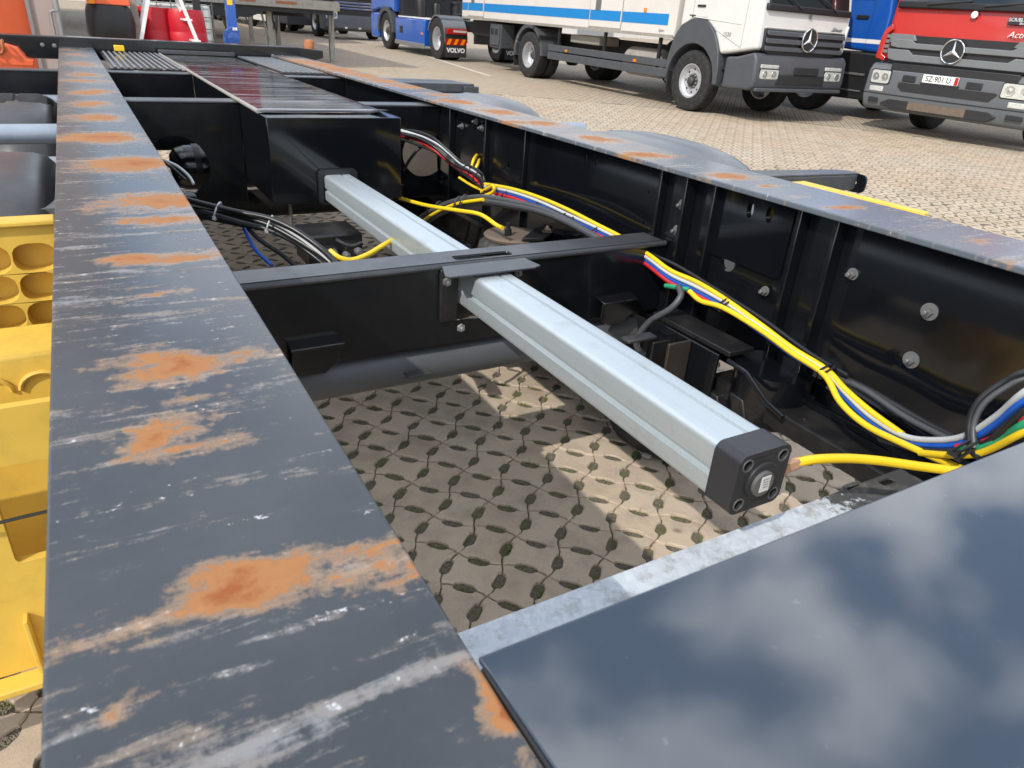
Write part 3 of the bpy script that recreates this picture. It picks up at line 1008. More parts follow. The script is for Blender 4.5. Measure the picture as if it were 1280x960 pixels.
# round tie tube below it
tt = MB(); tt.tube([(0.04, 1.40, Z(-0.714)), (1.20, 1.40, Z(-0.714))], 0.050, 28)
ttb = tt.build('tie_tube', M['tube_grey'], TR)
p = at(520, 463, 1, 1.352)
tb = MB(); tb.box(p.x - 0.030, p.x + 0.030, 1.325, 1.356, p.z - 0.003, p.z + 0.001)
tb.build('cable_tab', M['grey_paint'], ttb, bevel=0.001)

BT = Z(-0.30)            # top of box and the far cross members


def far_cross(y, xa, xb, zb, holes):
    c = MB()
    c.plate(rect(xa, xb, zb, BT - 0.008), holes, (0, y + 0.012, 0), (1, 0, 0), (0, 0, 1), 0.008)
    o = c.build('crossmember', M['black'], TR, bevel=0.002)
    t = MB(); t.box(xa, xb, y, y + 0.10, BT - 0.0075, BT)
    t.build('top_face', M['grey_paint'], o, bevel=0.003)
    return o


ph = at(222, 207, 1, 2.86); pr = at(528, 191, 1, 2.80)
far_cross(2.84, 0.04, 0.4913, Z(-0.66), [circ(ph.x, ph.z, 0.105, 28)])
far_cross(2.78, 0.9377, WEBX - 0.005, Z(-0.66), [circ(pr.x, pr.z, 0.092, 28)])
far_cross(4.00, 0.04, 0.4913, Z(-0.50), [])
s_ = MB(); s_.box(0.06, 0.488, 3.40, 3.408, Z(-0.555), Z(-0.40)); s_.build('rear_baffle', M['black'], TR)
far_cross(4.00, 0.9377, WEBX - 0.005, Z(-0.50), [])
far_cross(3.98, -0.62, -0.01, Z(-0.46), [])
far_cross(3.98, 1.41, 1.90, Z(-0.44), [])

# ---- housing box over the telescopic profile
BX0, BX1, BY0, BY1 = 0.492, 0.937, 2.40, 5.45
hb = MB()
hb.plate(rect(BX0, BX1, Z(-0.570), BT), [rrect(0.645, 0.768, Z(-0.563), Z(-0.470), 0.012)], (0, BY0 + 0.006, 0), (1, 0, 0), (0, 0, 1), 0.006)
hb.box(BX0, BX0 + 0.006, BY0 + 0.006, BY1, Z(-0.570), BT)
hb.box(BX1 - 0.006, BX1, BY0 + 0.006, BY1, Z(-0.570), BT)
hb.box(BX0 + 0.006, BX1 - 0.006, BY1 - 0.006, BY1, Z(-0.570), BT)
hb.box(BX0 + 0.006, BX1 - 0.006, BY0 + 0.006, BY1 - 0.006, Z(-0.570), Z(-0.564))
hb.box(BX0 + 0.006, BX1 - 0.006, BY0 + 0.006, BY1 - 0.006, BT - 0.006, BT - 0.0005)
box = hb.build('housing_box', M['black_clean'], TR, bevel=0.002)
rg = MB()
rg.plate(rrect(0.640, 0.773, Z(-0.575), Z(-0.462), 0.014), [rrect(0.655, 0.757, Z(-0.570), Z(-0.477), 0.006)], (0, BY0 + 0.0005, 0), (1, 0, 0), (0, 0, 1), 0.016)
rg.build('entry_seal', M['c_black'], box)


def lid_mat():
    m, nt, bs = newmat('scratched_lid')
    g = nt.nodes.new('ShaderNodeNewGeometry')
    mp = nt.nodes.new('ShaderNodeMapping'); mp.inputs['Scale'].default_value = (2.2, 26, 1)
    nt.links.new(g.outputs['Position'], mp.inputs[0])
    s = noise(nt, mp.outputs[0], 1.0, 7, 0.68, 0.3)
    c = mix(nt, ramp(nt, s, [(0.52, 0), (0.66, 0.8)]), (0.022, 0.021, 0.024), (0.24, 0.22, 0.20))
    nt.links.new(c, bs.inputs['Base Color'])
    nt.links.new(ramp(nt, s, [(0.45, 0.07), (0.65, 0.34)]), bs.inputs['Roughness'])
    bs.inputs['Coat Weight'].default_value = 0.5
    bs.inputs['Coat Roughness'].default_value = 0.08
    bump(nt, bs, s, 0.03, 0.001)
    return m


M['lid'] = lid_mat()
ld = MB()
NS = 26
for i in range(NS + 1):
    y = BY0 + 0.10 + (BY1 - BY0 - 0.10) * i / NS
    for j, x in enumerate((BX0 - 0.004, BX0 + 0.02, 0.62, 0.74, 0.86, BX1 - 0.03, BX1 - 0.006)):
        z = BT + 0.003 + 0.0004 * math.sin(i * 1.7 + j * 0.8) * (1 if 0 < j < 6 else 0.3)
        if i == 0: z = BT + 0.0025 + (0.010 if j >= 5 else 0.002 * (j % 2))
        ld.v.append((x, y, z))
for i in range(NS):
    for j in range(6):
        a_ = i * 7 + j
        ld.f.append([a_, a_ + 1, a_ + 8, a_ + 7])
lido = ld.build('lid', M['lid'], box)
md = lido.modifiers.new('thickness', 'SOLIDIFY'); md.thickness = 0.0018; md.offset = 1
ed = MB(); ed.tube([(BX0 - 0.004, BY0 + 0.10, BT + 0.006), (BX0 - 0.004, BY1, BT + 0.006)], 0.006, 8)
ed.build('lid_edge', M['galvleg'], box)
eg = MB(); eg.box(BX0 - 0.01, BX1 + 0.01, BY1 - 0.02, BY1 + 0.01, BT + 0.0055, BT + 0.030)
eg.build('lid_stop', M['grey_paint'], box, bevel=0.003)

# ---- aluminium telescopic profile with end cap
PX0, PX1, PT, PB = 0.660, 0.752, Z(-0.478), Z(-0.566)


def prof_outline():
    r = 0.0105; g1 = 0.0042; gd = 0.0075
    mx = (PX0 + PX1) / 2 + 0.012
    mz = (PT + PB) / 2 - 0.004
    o = []
    def arc(cx, cz, a0, a1):
        for k in range(6):
            t = math.radians(a0 + (a1 - a0) * k / 5)
            o.append((cx + r * math.cos(t), cz + r * math.sin(t)))
    arc(PX1 - r, PT - r, 0, 90)
    o.extend([(mx + g1, PT), (mx + g1 * 0.5, PT - gd), (mx - g1 * 0.5, PT - gd), (mx - g1, PT)])
    arc(PX0 + r, PT - r, 90, 180)
    o.extend([(PX0, mz + g1 * 1.6), (PX0 + gd, mz + g1), (PX0 + gd, mz - g1), (PX0, mz - g1 * 1.6)])
    arc(PX0 + r, PB + r, 180, 270)
    arc(PX1 - r, PB + r, 270, 360)
    return o


pf = MB(); pf.prism(prof_outline(), 1, 0.552, 2.46)
prof = pf.build('aluminium_profile', M['alu'], TR, angle=24)
tag(prof, 'long silver aluminium tube running down the middle')
ec = MB()
ec.plate(rrect(PX0 - 0.003, PX1 + 0.003, PB - 0.003, PT + 0.003, 0.014, 6),
         [circ(x, z, 0.0075, 14) for x in (PX0 + 0.013, PX1 - 0.013) for z in (PB + 0.013, PT - 0.013)], (0, 0.552, 0), (1, 0, 0), (0, 0, 1), 0.046)
ec.lathe([(0.029, -0.002), (0.029, 0.0025), (0.027, 0.004)], ((PX0 + PX1) / 2, 0.506, (PT + PB) / 2), 1, 32, flip=-1)
cap = ec.build('end_cap', M['cap'], prof, bevel=0.0018)
for x in (PX0 + 0.013, PX1 - 0.013):
    for z in (PB + 0.013, PT - 0.013):
        s_ = MB()
        s_.lathe([(0.0072, 0.012), (0.0066, 0.0125), (0.0058, 0.020), (0.003, 0.022), (0.0028, 0.030)], (x, 0.506, z), 1, 12)
        s_.build('cap_screw', M['rustbolt'], prof)
        s_ = MB()
        s_.lathe([(0.0098, -0.0006), (0.0098, 0.0006), (0.0078, 0.0006), (0.0078, -0.0006)], (x, 0.5055, z), 1, 16, closed=True)
        s_.build('screw_recess_rim', M['dull_zinc'], prof)
bs_ = MB()
bs_.lathe([(0.0195, 0.0), (0.0195, 0.0042), (0.0180, 0.0055)], ((PX0 + PX1) / 2 - 0.002, 0.503, (PT + PB) / 2 - 0.002), 1, 28, flip=-1)
boss = bs_.build('cap_boss', M['dull_zinc'], prof)
st = MB(); st.box(0.697, 0.714, 0.4968, 0.4974, (PT + PB) / 2 - 0.013, (PT + PB) / 2 + 0.011)
st.build('cap_sticker', M['platewhite'], prof)
for k in range(4):
    zt = (PT + PB) / 2 + 0.007 - k * 0.0042
    s_ = MB(); s_.box(0.699 + 0.001 * k, 0.711, 0.4962, 0.4966, zt - 0.0006, zt + 0.0006)
    s_.build('sticker_print', M['greytrim'], prof)
fa, fb2 = at(985, 583, 0, 0.7745), at(1000, 577.5, 0, 0.788)
ft = MB(); ft.tube([(PX1 + 0.0025, fa.y, fa.z), (0.768, fa.y, fa.z), tuple(fa), tuple(fb2)], [0.0115, 0.0115, 0.0098, 0.0088], 6)
ft.build('air_fitting', M['brass'], prof)

# ---- slotted galvanised crossbar and the black deck plate at the camera end
cb = MB()
h1, h2 = at(1064, 607, 2, Z(-0.67)), at(1109, 602, 2, Z(-0.67))
cb.plate(rect(0.04, 1.178, 0.505, 0.567), [rrect(h1.x - 0.017, h1.x + 0.017, h1.y - 0.007, h1.y + 0.007, 0.005), rrect(h2.x - 0.017, h2.x + 0.017, h2.y - 0.007, h2.y + 0.007, 0.005)],
         (0, 0, Z(-0.674)), (1, 0, 0), (0, 1, 0), 0.004)
cb.box(0.04, 1.178, 0.501, 0.505, Z(-0.715), Z(-0.670))
cb.build('slotted_crossbar', M['galv'], TR, bevel=0.0012)


def plate_mat():
    m, nt, bs = newmat('glossy_deck_plate')
    co = worldco(nt)
    bs.inputs['Base Color'].default_value = (0.045, 0.058, 0.077, 1)
    sp = ramp(nt, noise(nt, co, 110, 3, 0.5), [(0.70, 0), (0.76, 0.35)])
    nt.links.new(mix(nt, sp, (0.045, 0.058, 0.077), (0.16, 0.16, 0.16)), bs.inputs['Base Color'])
    nt.links.new(ramp(nt, noise(nt, co, 14, 6, 0.7), [(0.3, 0.05), (0.7, 0.10)]), bs.inputs['Roughness'])
    bs.inputs['Specular IOR Level'].default_value = 0.5
    bs.inputs['IOR'].default_value = 1.76
    bump(nt, bs, noise(nt, co, 4.5, 3, 0.5), 0.05, 0.01)
    return m


M['deck'] = plate_mat()
dp = MB()
r_ = 0.05
out = [(0.1245, 0.221), (1.207, 0.221), (1.207, -1.1), (0.1285, -1.1), (0.1280, 0.05), (0.1270, 0.14), (0.1255, 0.19)]
dp.plate(out[::-1], [], (0, 0, Z(-0.2865)), (1, 0, 0), (0, 1, 0), 0.004)
dp.box(0.14, 1.20, 0.213, 0.221, Z(-0.335), Z(-0.2865))
dpo = dp.build('deck_plate', M['deck'], TR, bevel=0.0015)
tag(dpo, 'smooth glossy black deck plate mirroring clouds')
ru = MB(); ru.tube(spline([(0.1236, 0.213, Z(-0.2835)), (0.1246, 0.17, Z(-0.2835)), (0.1256, 0.10, Z(-0.2835)), (0.1262, 0.0, Z(-0.2835)), (0.1264, -0.4, Z(-0.2835))], 4), 0.0017, 6)
ru.build('edge_seal', M['c_black'], TR)

# ---- ribbed tread plates at the far end
for (xa, xb, ya_, yb_) in ((0.150, 0.486, 4.12, 5.42), (0.948, 1.20, 4.12, 5.42)):
    b_ = MB(); b_.box(xa, xb, ya_, yb_, Z(-0.300), Z(-0.294))
    tp = b_.build('tread_plate', M['black_clean'], TR)
    nr = int((xb - xa) / 0.028)
    for k in range(nr):
        x = xa + 0.014 + k * (xb - xa - 0.02) / nr
        s_ = MB(); s_.box(x, x + 0.013, ya_ + 0.03, yb_, Z(-0.2938), Z(-0.2875))
        s_.build('tread_rib', M['mud_grey'], tp, bevel=0.002)
    for k in range(3):
        x = xa + 0.03 + k * (xb - xa) / 3
        s_ = MB(); s_.box(x, x + 0.06, ya_ - 0.035, ya_ - 0.006, Z(-0.2995), Z(-0.2985))
        s_.build('clip_slot', M['darkplastic'], tp)
p = at(149, 62, 1, 5.44)
s_ = MB(); s_.box(p.x - 0.028, p.x + 0.028, 5.40, 5.46, Z(-0.2865), Z(-0.255))
s_.build('yellow_marker', M['yellow_paint'], TR, bevel=0.003)
for (x, y) in ((248, 62), (277, 67)):
    p = at(x, y, 2, BT)
    s_ = MB(); s_.box(p.x - 0.045, p.x + 0.045, p.y - 0.05, p.y + 0.05, BT + 0.0062, BT + 0.0075)
    s_.build('yellow_marker', M['yellow_paint'], TR)

# ---- far transverse beam with locks
fb = MB()
fb.box(-0.62, 1.42, 5.535, 5.70, Z(-0.352), Z(-0.225))
fb.hexa([(1.42, 5.545, Z(-0.335)), (1.58, 5.555, Z(-0.288)), (1.58, 5.69, Z(-0.288)), (1.42, 5.69, Z(-0.335)), (1.42, 5.545, Z(-0.228)), (1.58, 5.555, Z(-0.240)), (1.58, 5.69, Z(-0.240)), (1.42, 5.69, Z(-0.228))])
fbo = fb.build('end_beam', M['black'], TR, bevel=0.006)
for (x, y) in ((53, 56), (68, 57), (341, 70), (353, 71)):
    p = at(x, y, 1, 5.535)
    s_ = MB(); s_.lathe([(0.012, 0), (0.012, 0.004), (0.006, 0.006)], (p.x, 5.5347, p.z), 1, 12, flip=-1)
    s_.build('beam_rivet', M['dull_zinc'], fbo)
lk = MB()
lk.lathe([(0.036, -0.012), (0.036, 0.03), (0.030, 0.042), (0.014, 0.050), (0.0, 0.052)], (1.50, 5.62, Z(-0.222)), 2, 16)
lk.build('container_lock', M['rustbolt'], fbo)
lk = MB()
lk.lathe([(0.022, 0.0), (0.022, 0.05), (0.016, 0.06)], (1.50, 5.62, Z(-0.30)), 2, 12, flip=-1)
lk.build('lock_nut', M['rustbolt'], fbo)
ol = MB()
ol.prism([(-0.42, Z(-0.385)), (-0.205, Z(-0.385)), (-0.20, Z(-0.352)), (-0.235, Z(-0.345)), (-0.245, Z(-0.325)), (-0.27, Z(-0.290)), (-0.33, Z(-0.272)), (-0.42, Z(-0.270))], 1, 5.36, 5.52)
ol.build('orange_lock_bracket', M['orange'], fbo, bevel=0.006)
ol = MB()
for k in range(3):
    ol.lathe([(0.026, -0.008), (0.034, 0.0), (0.026, 0.008), (0.018, 0.0)], (-0.335 - 0.03 * k, 5.35, Z(-0.275 - 0.02 * k)), (k % 2) + 0, 14, closed=True)
ol.build('lock_chain', M['rustbolt'], fbo)

# ---- outrigger arm, mudguards, wheels
ar = MB()
ar.plate([(1.405, 1.452), (1.90, 1.385), (1.93, 1.36), (1.93, 1.325), (1.405, 1.36)], [], (0, 0, Z(-0.322)), (1, 0, 0), (0, 1, 0), 0.006)
ar.hexa([(1.405, 1.358, Z(-0.40)), (1.92, 1.323, Z(-0.362)), (1.92, 1.329, Z(-0.362)), (1.405, 1.364, Z(-0.40)), (1.405, 1.358, Z(-0.322)), (1.92, 1.323, Z(-0.322)), (1.92, 1.329, Z(-0.322)), (1.405, 1.364, Z(-0.322))])
arm = ar.build('outrigger_arm', M['grey_paint'], TR, bevel=0.002)
ap = MB(); ap.plate(rrect(1.30, 1.375, Z(-0.372), Z(-0.320), 0.016), [circ(1.335, Z(-0.345), 0.006, 10)], (1.931, 0, 0), (0, 1, 0), (0, 0, 1), 0.006)
ap.build('arm_end_plate', M['black'], arm)
fo = MB(); fo.box(1.41, 1.93, 3.98 - 0.16, 3.97, Z(-0.345), Z(-0.300)); fo.box(1.86, 1.95, 3.80, 3.96, Z(-0.36), Z(-0.312))
fo.build('outrigger_arm', M['grey_paint'], TR, bevel=0.004)


def mudguard(x0, x1, yc, ztop, r, mat, flare):
    prof = []
    A0, A1 = 14, 166
    zc = ztop - r
    nn = 22
    g_ = MB()
    t = 0.008
    xs = [x0, x0 + 0.02, x0 + 0.022, (x0 + x1) / 2, x1 - 0.16, x1 - 0.152, x1 - 0.05, x1 - 0.02, x1]
    bul = [-0.028, -0.004, 0, 0.0, 0, 0.005, 0.0, -0.010, -0.034]
    W = len(xs)
    for i in range(nn + 1):
        a_ = math.radians(A0 + (A1 - A0) * i / nn)
        ca, sa = math.cos(a_), math.sin(a_)
        # flat-topped arch
        k = (abs(ca) ** 3.4 + abs(sa) ** 3.4) ** (-1 / 3.4)
        for x, b in zip(xs, bul):
            rr = r * k + b
            g_.v.append((x, yc + rr * ca * 0.98, zc + rr * sa))
    for i in range(nn):
        for j in range(W - 1):
            q = i * W + j
            g_.f.append([q, q + 1, q + W + 1, q + W])
    o = g_.build('mudguard', mat, TR, angle=50)
    md = o.modifiers.new('thickness', 'SOLIDIFY'); md.thickness = t; md.offset = -1
    return o


for yc in (2.06, 3.42):
    mudguard(1.43, 1.93, yc, Z(-0.325), 0.54, M['mud_grey'], 0)
    mudguard(-0.62, -0.085, yc, Z(-0.36), 0.50, M['mud'], 0)
for (y, z) in ((2.72, -0.388), (2.54, -0.456), (3.97, -0.43)):
    s_ = MB(); s_.tube([(-0.60, y, Z(z)), (0.03, y, Z(z))], 0.030, 16)
    s_.build('mudguard_tube', M['tubecoat'], TR)
    s_ = MB(); s_.tube([(1.27, y, Z(z)), (1.92, y, Z(z))], 0.030, 16)
    s_.build('mudguard_tube', M['tubecoat'], TR)


def wheel(parent, c, r, w, rimr, face, ax=0, rim_mat='rim', deep=0.5, holes=10, name='wheel', bolts=10):
    """tyre with shoulders and sidewall steps; rim disc with hand holes seen on side `face` (+1/-1 along ax)"""
    c = Vector(c)
    t = MB()
    t.lathe([(rimr * 0.97, -w * 0.42), (rimr * 1.03, -w * 0.47), (r * 0.80, -w * 0.5), (r * 0.92, -w * 0.485), (r * 0.975, -w * 0.44), (r, -w * 0.36),
             (r, -w * 0.20), (r * 0.982, -w * 0.19), (r * 0.982, -w * 0.16), (r, -w * 0.15), (r, -w * 0.03), (r * 0.982, -w * 0.02), (r * 0.982, w * 0.02), (r, w * 0.03),
             (r, w * 0.15), (r * 0.982, w * 0.16), (r * 0.982, w * 0.19), (r, w * 0.20), (r, w * 0.36),
             (r * 0.975, w * 0.44), (r * 0.92, w * 0.485), (r * 0.80, w * 0.5), (rimr * 1.03, w * 0.47), (rimr * 0.97, w * 0.42)], c, ax, 44, closed=True)
    wo = t.build(name, M['rubber'], parent)
    tag(wo)
    rm = MB()
    e = w * 0.43
    dd = e - w * deep
    rm.lathe([(rimr * 0.99, -e), (rimr * 0.99, e), (rimr * 0.93, e), (rimr * 0.88, dd + w * 0.10), (rimr * 0.80, dd + 0.01), (rimr * 0.80, dd - 0.02), (rimr * 0.9, -e)], c, ax, 40, closed=True, flip=face)
    # disc with hand holes
    i, j = (ax + 1) % 3, (ax + 2) % 3
    U = Vector((0, 0, 0)); U[i] = 1
    V = Vector((0, 0, 0)); V[j] = 1
    hl = [circ(rimr * 0.66 * math.cos(2 * PI * k / holes), rimr * 0.66 * math.sin(2 * PI * k / holes), rimr * 0.075, 10) for k in range(holes)] if holes else []
    O = c.copy(); O[ax] += face * (dd - 0.006) - 0.005
    rm.plate(circ(0, 0, rimr * 0.83, 40), hl, O, U, V, 0.010)
    ro = rm.build('rim', M[rim_mat], wo, angle=40)
    hb_ = MB()
    hb_.lathe([(rimr * 0.44, dd), (rimr * 0.40, dd + 0.012), (rimr * 0.26, dd + 0.016), (rimr * 0.24, dd + 0.07), (rimr * 0.18, dd + 0.085), (0.0, dd + 0.088)], c, ax, 24, flip=face)
    hb_.build('hub', M['hub' if rim_mat != 'hub' else 'darkplastic'], wo, angle=40)
    for k in range(bolts):
        a_ = 2 * PI * (k + 0.5) / bolts
        bb = MB()
        cc = c.copy(); cc[i] += rimr * 0.37 * math.cos(a_); cc[j] += rimr * 0.37 * math.sin(a_)
        bb.lathe([(0.016, dd + 0.010), (0.016, dd + 0.032), (0.012, dd + 0.036)], cc, ax, 6, flip=face)
        bb.build('wheel_nut', M['dull_zinc'], wo)
    return wo


TY = 0.415
for yc in (2.06, 3.42):
    for (x, fc) in ((1.585, -1), (-0.275, 1)):
        wheel(TR, (x, yc, gz(yc) + TY - 0.002), TY, 0.37, 0.235, fc, 0, 'hub', 0.8, 0, bolts=0)
    s_ = MB(); s_.tube([(-0.12, yc, Z(-0.80)), (1.42, yc, Z(-0.80))], 0.062, 20)
    s_.build('axle', M['dusty'], TR)
    for xs in (0.02, 1.285):
        # trailing arm, hanger and air spring
        s_ = MB(); s_.box(xs - 0.05, xs + 0.05, yc - 0.80, yc + 0.40, Z(-0.885), Z(-0.835))
        s_.build('trailing_arm', M['dusty'], TR, bevel=0.008)
# hanger bracket below the right beam
hg = MB(); hg.box(1.13, 1.205, 0.965, 1.225, Z(-0.613), Z(-0.601))
hgo = hg.build('spring_hanger', M['dusty'], TR, bevel=0.002)
s_ = MB()
s_.plate([(0.985, Z(-0.6135)), (1.215, Z(-0.6135)), (1.215, Z(-0.86)), (1.10, Z(-0.86)), (1.03, Z(-0.80)), (0.99, Z(-0.75))][::-1], [], (1.118, 0, 0), (0, 1, 0), (0, 0, 1), 0.008)
s_.build('hanger_cheek', M['black_clean'], hgo, bevel=0.002)
s_ = MB(); s_.lathe([(0.0, -0.128), (0.070, -0.126), (0.082, -0.118), (0.085, -0.10), (0.085, 0.0), (0.0, 0.0)], (1.212, 0.905, Z(-0.622)), 2, 36); s_.build('spring_pot', M['black_clean'], hgo, angle=40)
s_ = MB(); s_.tube([(1.117, 0.955, Z(-0.613)), (1.117, 0.90, Z(-0.618)), (1.117, 0.835, Z(-0.655)), (1.120, 0.79, Z(-0.668))], 0.0055, 8); s_.build('hanger_rib', M['black'], hgo)
s_ = MB(); s_.box(1.050, 1.1165, 1.068, 1.076, Z(-0.80), Z(-0.612)); s_.build('hanger_plate', M['rustdust'], hgo, bevel=0.002)
s_ = MB(); s_.box(1.055, 1.110, 1.125, 1.131, Z(-0.82), Z(-0.632)); s_.build('hanger_plate', M['dusty'], hgo, bevel=0.002)
s_ = MB(); s_.box(1.02, 1.105, 1.17, 1.20, Z(-0.648), Z(-0.640)); s_.build('hanger_step', M['grey_paint'], hgo, bevel=0.002)
s_ = MB(); s_.tube([(1.06, 1.16, Z(-0.79)), (1.30, 1.16, Z(-0.79))], 0.035, 14); s_.build('hanger_pin', M['dusty'], hgo)
for (ya, yb, zc) in ((0.86, 0.90, -0.775), (0.93, 0.99, -0.80)):
    s_ = MB(); s_.hexa([(1.125, ya, Z(zc)), (1.20, ya, Z(zc)), (1.20, yb, Z(zc)), (1.125, yb, Z(zc)), (1.125, ya + 0.04, Z(zc + 0.09)), (1.20, ya + 0.04, Z(zc + 0.09)), (1.20, yb + 0.04, Z(zc + 0.09)), (1.125, yb + 0.04, Z(zc + 0.09))])
    s_.build('arm_leaf', M['dusty'], hgo, bevel=0.003)

# air spring between box and right beam
pa = at(640, 296, 2, Z(-0.60))
asx, asy = pa.x + 0.02, pa.y + 0.03
s_ = MB()
s_.lathe([(0.075, -0.20), (0.100, -0.17), (0.115, -0.12), (0.118, -0.07), (0.108, -0.025), (0.085, -0.006)], (asx, asy, Z(-0.605)), 2, 32)
aso = s_.build('air_spring', M['bellows'], TR, angle=60)
s_ = MB(); s_.lathe([(0.092, 0.0), (0.095, 0.008), (0.088, 0.014), (0.02, 0.016), (0.0, 0.016)], (asx, asy, Z(-0.612)), 2, 32); s_.build('spring_cap', M['rustplate'], aso)
s_ = MB(); s_.lathe([(0.075, 0), (0.085, 0.06), (0.075, 0.12)], (asx, asy, Z(-0.92)), 2, 24); s_.build('spring_pedestal', M['dusty'], aso)
s_ = MB(); s_.lathe([(0.012, 0), (0.012, 0.02), (0.007, 0.022), (0.007, 0.04)], (asx - 0.03, asy - 0.02, Z(-0.597)), 2, 8); s_.build('air_port', M['c_black'], aso)
s_ = MB()
s_.hexa([(asx - 0.02, asy - 0.09, Z(-0.600)), (asx + 0.05, asy - 0.11, Z(-0.600)), (1.25, asy - 0.07, Z(-0.600)), (1.25, asy + 0.02, Z(-0.600)),
         (asx - 0.02, asy - 0.09, Z(-0.588)), (asx + 0.05, asy - 0.11, Z(-0.588)), (1.25, asy - 0.07, Z(-0.588)), (1.25, asy + 0.02, Z(-0.588))])
sb_ = s_.build('spring_bracket', M['dusty'], TR, bevel=0.003)
bolt(sb_, (asx + 0.10, asy - 0.05, Z(-0.587)), 2, 1, 0.012, 0.018, 'rustplate')
# dark gear below the left half: tank, brake chamber, valve block
tp_ = at(232, 206, 1, 3.12)
tx0 = at(211, 204, 1, 3.12).x
tk = MB(); tk.lathe([(0.0, 0.0), (0.05, 0.006), (0.075, 0.025), (0.085, 0.06), (0.085, 0.50), (0.075, 0.535), (0.0, 0.56)], (tx0, 3.12, tp_.z - 0.01), 0, 28)
tko = tk.build('air_tank', M['black'], TR, angle=40)
for x in (tx0 + 0.10, tx0 + 0.45):
    s_ = MB(); s_.lathe([(0.086, -0.012), (0.089, -0.012), (0.089, 0.012), (0.086, 0.012)], (x, 3.12, tp_.z - 0.01), 0, 28, closed=True); s_.build('tank_strap', M['dusty'], tko)
s_ = MB(); s_.lathe([(0.0, 0), (0.05, 0.005), (0.085, 0.03), (0.09, 0.10), (0.075, 0.15), (0.05, 0.20), (0.0, 0.205)], (0.36, 1.95, Z(-0.80)), 1, 24); s_.build('brake_chamber', M['dusty'], TR)
s_ = MB(); s_.lathe([(0.0, 0), (0.05, 0.005), (0.085, 0.03), (0.09, 0.10), (0.075, 0.15), (0.05, 0.20), (0.0, 0.205)], (0.98, 1.95, Z(-0.80)), 1, 24); s_.build('brake_chamber', M['dusty'], TR)
vb = MB(); vb.box(0.52, 0.69, 2.10, 2.26, Z(-0.70), Z(-0.60)); vb.box(0.54, 0.60, 2.06, 2.11, Z(-0.68), Z(-0.63)); vb.box(0.62, 0.67, 2.06, 2.11, Z(-0.67), Z(-0.62))
vbo = vb.build('valve_block', M['dusty'], TR, bevel=0.006)
for k in range(4):
    s_ = MB(); s_.lathe([(0.012, 0), (0.012, 0.02), (0.008, 0.022), (0.008, 0.03)], (0.545 + 0.038 * k, 2.06, Z(-0.652 + 0.01 * (k % 2))), 1, 8, flip=-1); s_.build('valve_port', M['dull_zinc'], vbo)
s_ = MB(); s_.tube([(0.55, 2.43, Z(-0.57)), (0.55, 2.43, Z(-0.68))], 0.006, 8); s_.build('drain_stud', M['dull_zinc'], TR)
# small ledge plates seen left and right of the box
for (x0_, x1_, y_, z_) in ((0.135, 0.235, 2.16, -0.475), (0.945, 0.985, 2.50, -0.545)):
    s_ = MB(); s_.box(x0_, x1_, y_, y_ + 0.05, Z(z_) - 0.06, Z(z_)); s_.build('ledge_plate', M['black'], TR, bevel=0.003)
# holder plate for the chocks on the left
hp = MB()
hp.plate(rrect(-0.52, -0.065, 1.76, 1.93, 0.012), [rrect(-0.19, -0.15, 1.81, 1.84, 0.006), circ(-0.125, 1.845, 0.006, 10)], (0, 0, Z(-0.404)), (1, 0, 0), (0, 1, 0), 0.005)
hp.box(-0.52, -0.065, 1.757, 1.762, Z(-0.445), Z(-0.399))
hp.build('chock_holder', M['mud_grey'], TR, bevel=0.002)

# ---- hoses and cables: routed along the web of the right beam, under the box and across the gap
def hose(name, pts, r, mat, ax=0, n=8, per=6, label=None):
    """pts: (x, y, plane value) read off the photograph on real planes of the chassis"""
    if ax == 0 and pts[-1][0] == 1290:                      # runs on along the beam under the deck plate
        x, y, v = pts[-1]; pts = list(pts) + [(1380, y - 40, v + 0.07), (1500, y - 60, v + 0.14), (1700, y - 60, v + 0.17)]
    if ax == 0 and pts[0][0] == 1290:
        x, y, v = pts[0]; pts = [(1560, y - 30, v + 0.10), (1400, y - 30, v + 0.06)] + list(pts)
    P = [at(x, y, ax, v) for (x, y, v) in pts]
    b = MB(); b.tube(spline(P, per), r, n)
    o = b.build(name, M[mat], TR, angle=60)
    if label: tag(o, label)
    return o


def tie(x, y, ax, v, r=0.016, dirn=(0, 1, 0), mat='c_black'):
    c = at(x, y, ax, v)
    T = Vector(dirn).normalized()
    u = T.cross(Vector((0, 0, 1))).normalized(); w = T.cross(u)
    ring = [c + (u * math.cos(a) + w * math.sin(a)) * r for a in [2 * PI * k / 14 for k in range(15)]]
    b = MB(); b.tube(ring, 0.0024, 6)
    e = c + (u * 0.8 + w * 0.5).normalized() * r
    b.box(e.x - 0.004, e.x + 0.004, e.y - 0.004, e.y + 0.004, e.z - 0.004, e.z + 0.004)
    return b.build('cable_tie', M[mat], TR)


WX = 1.195
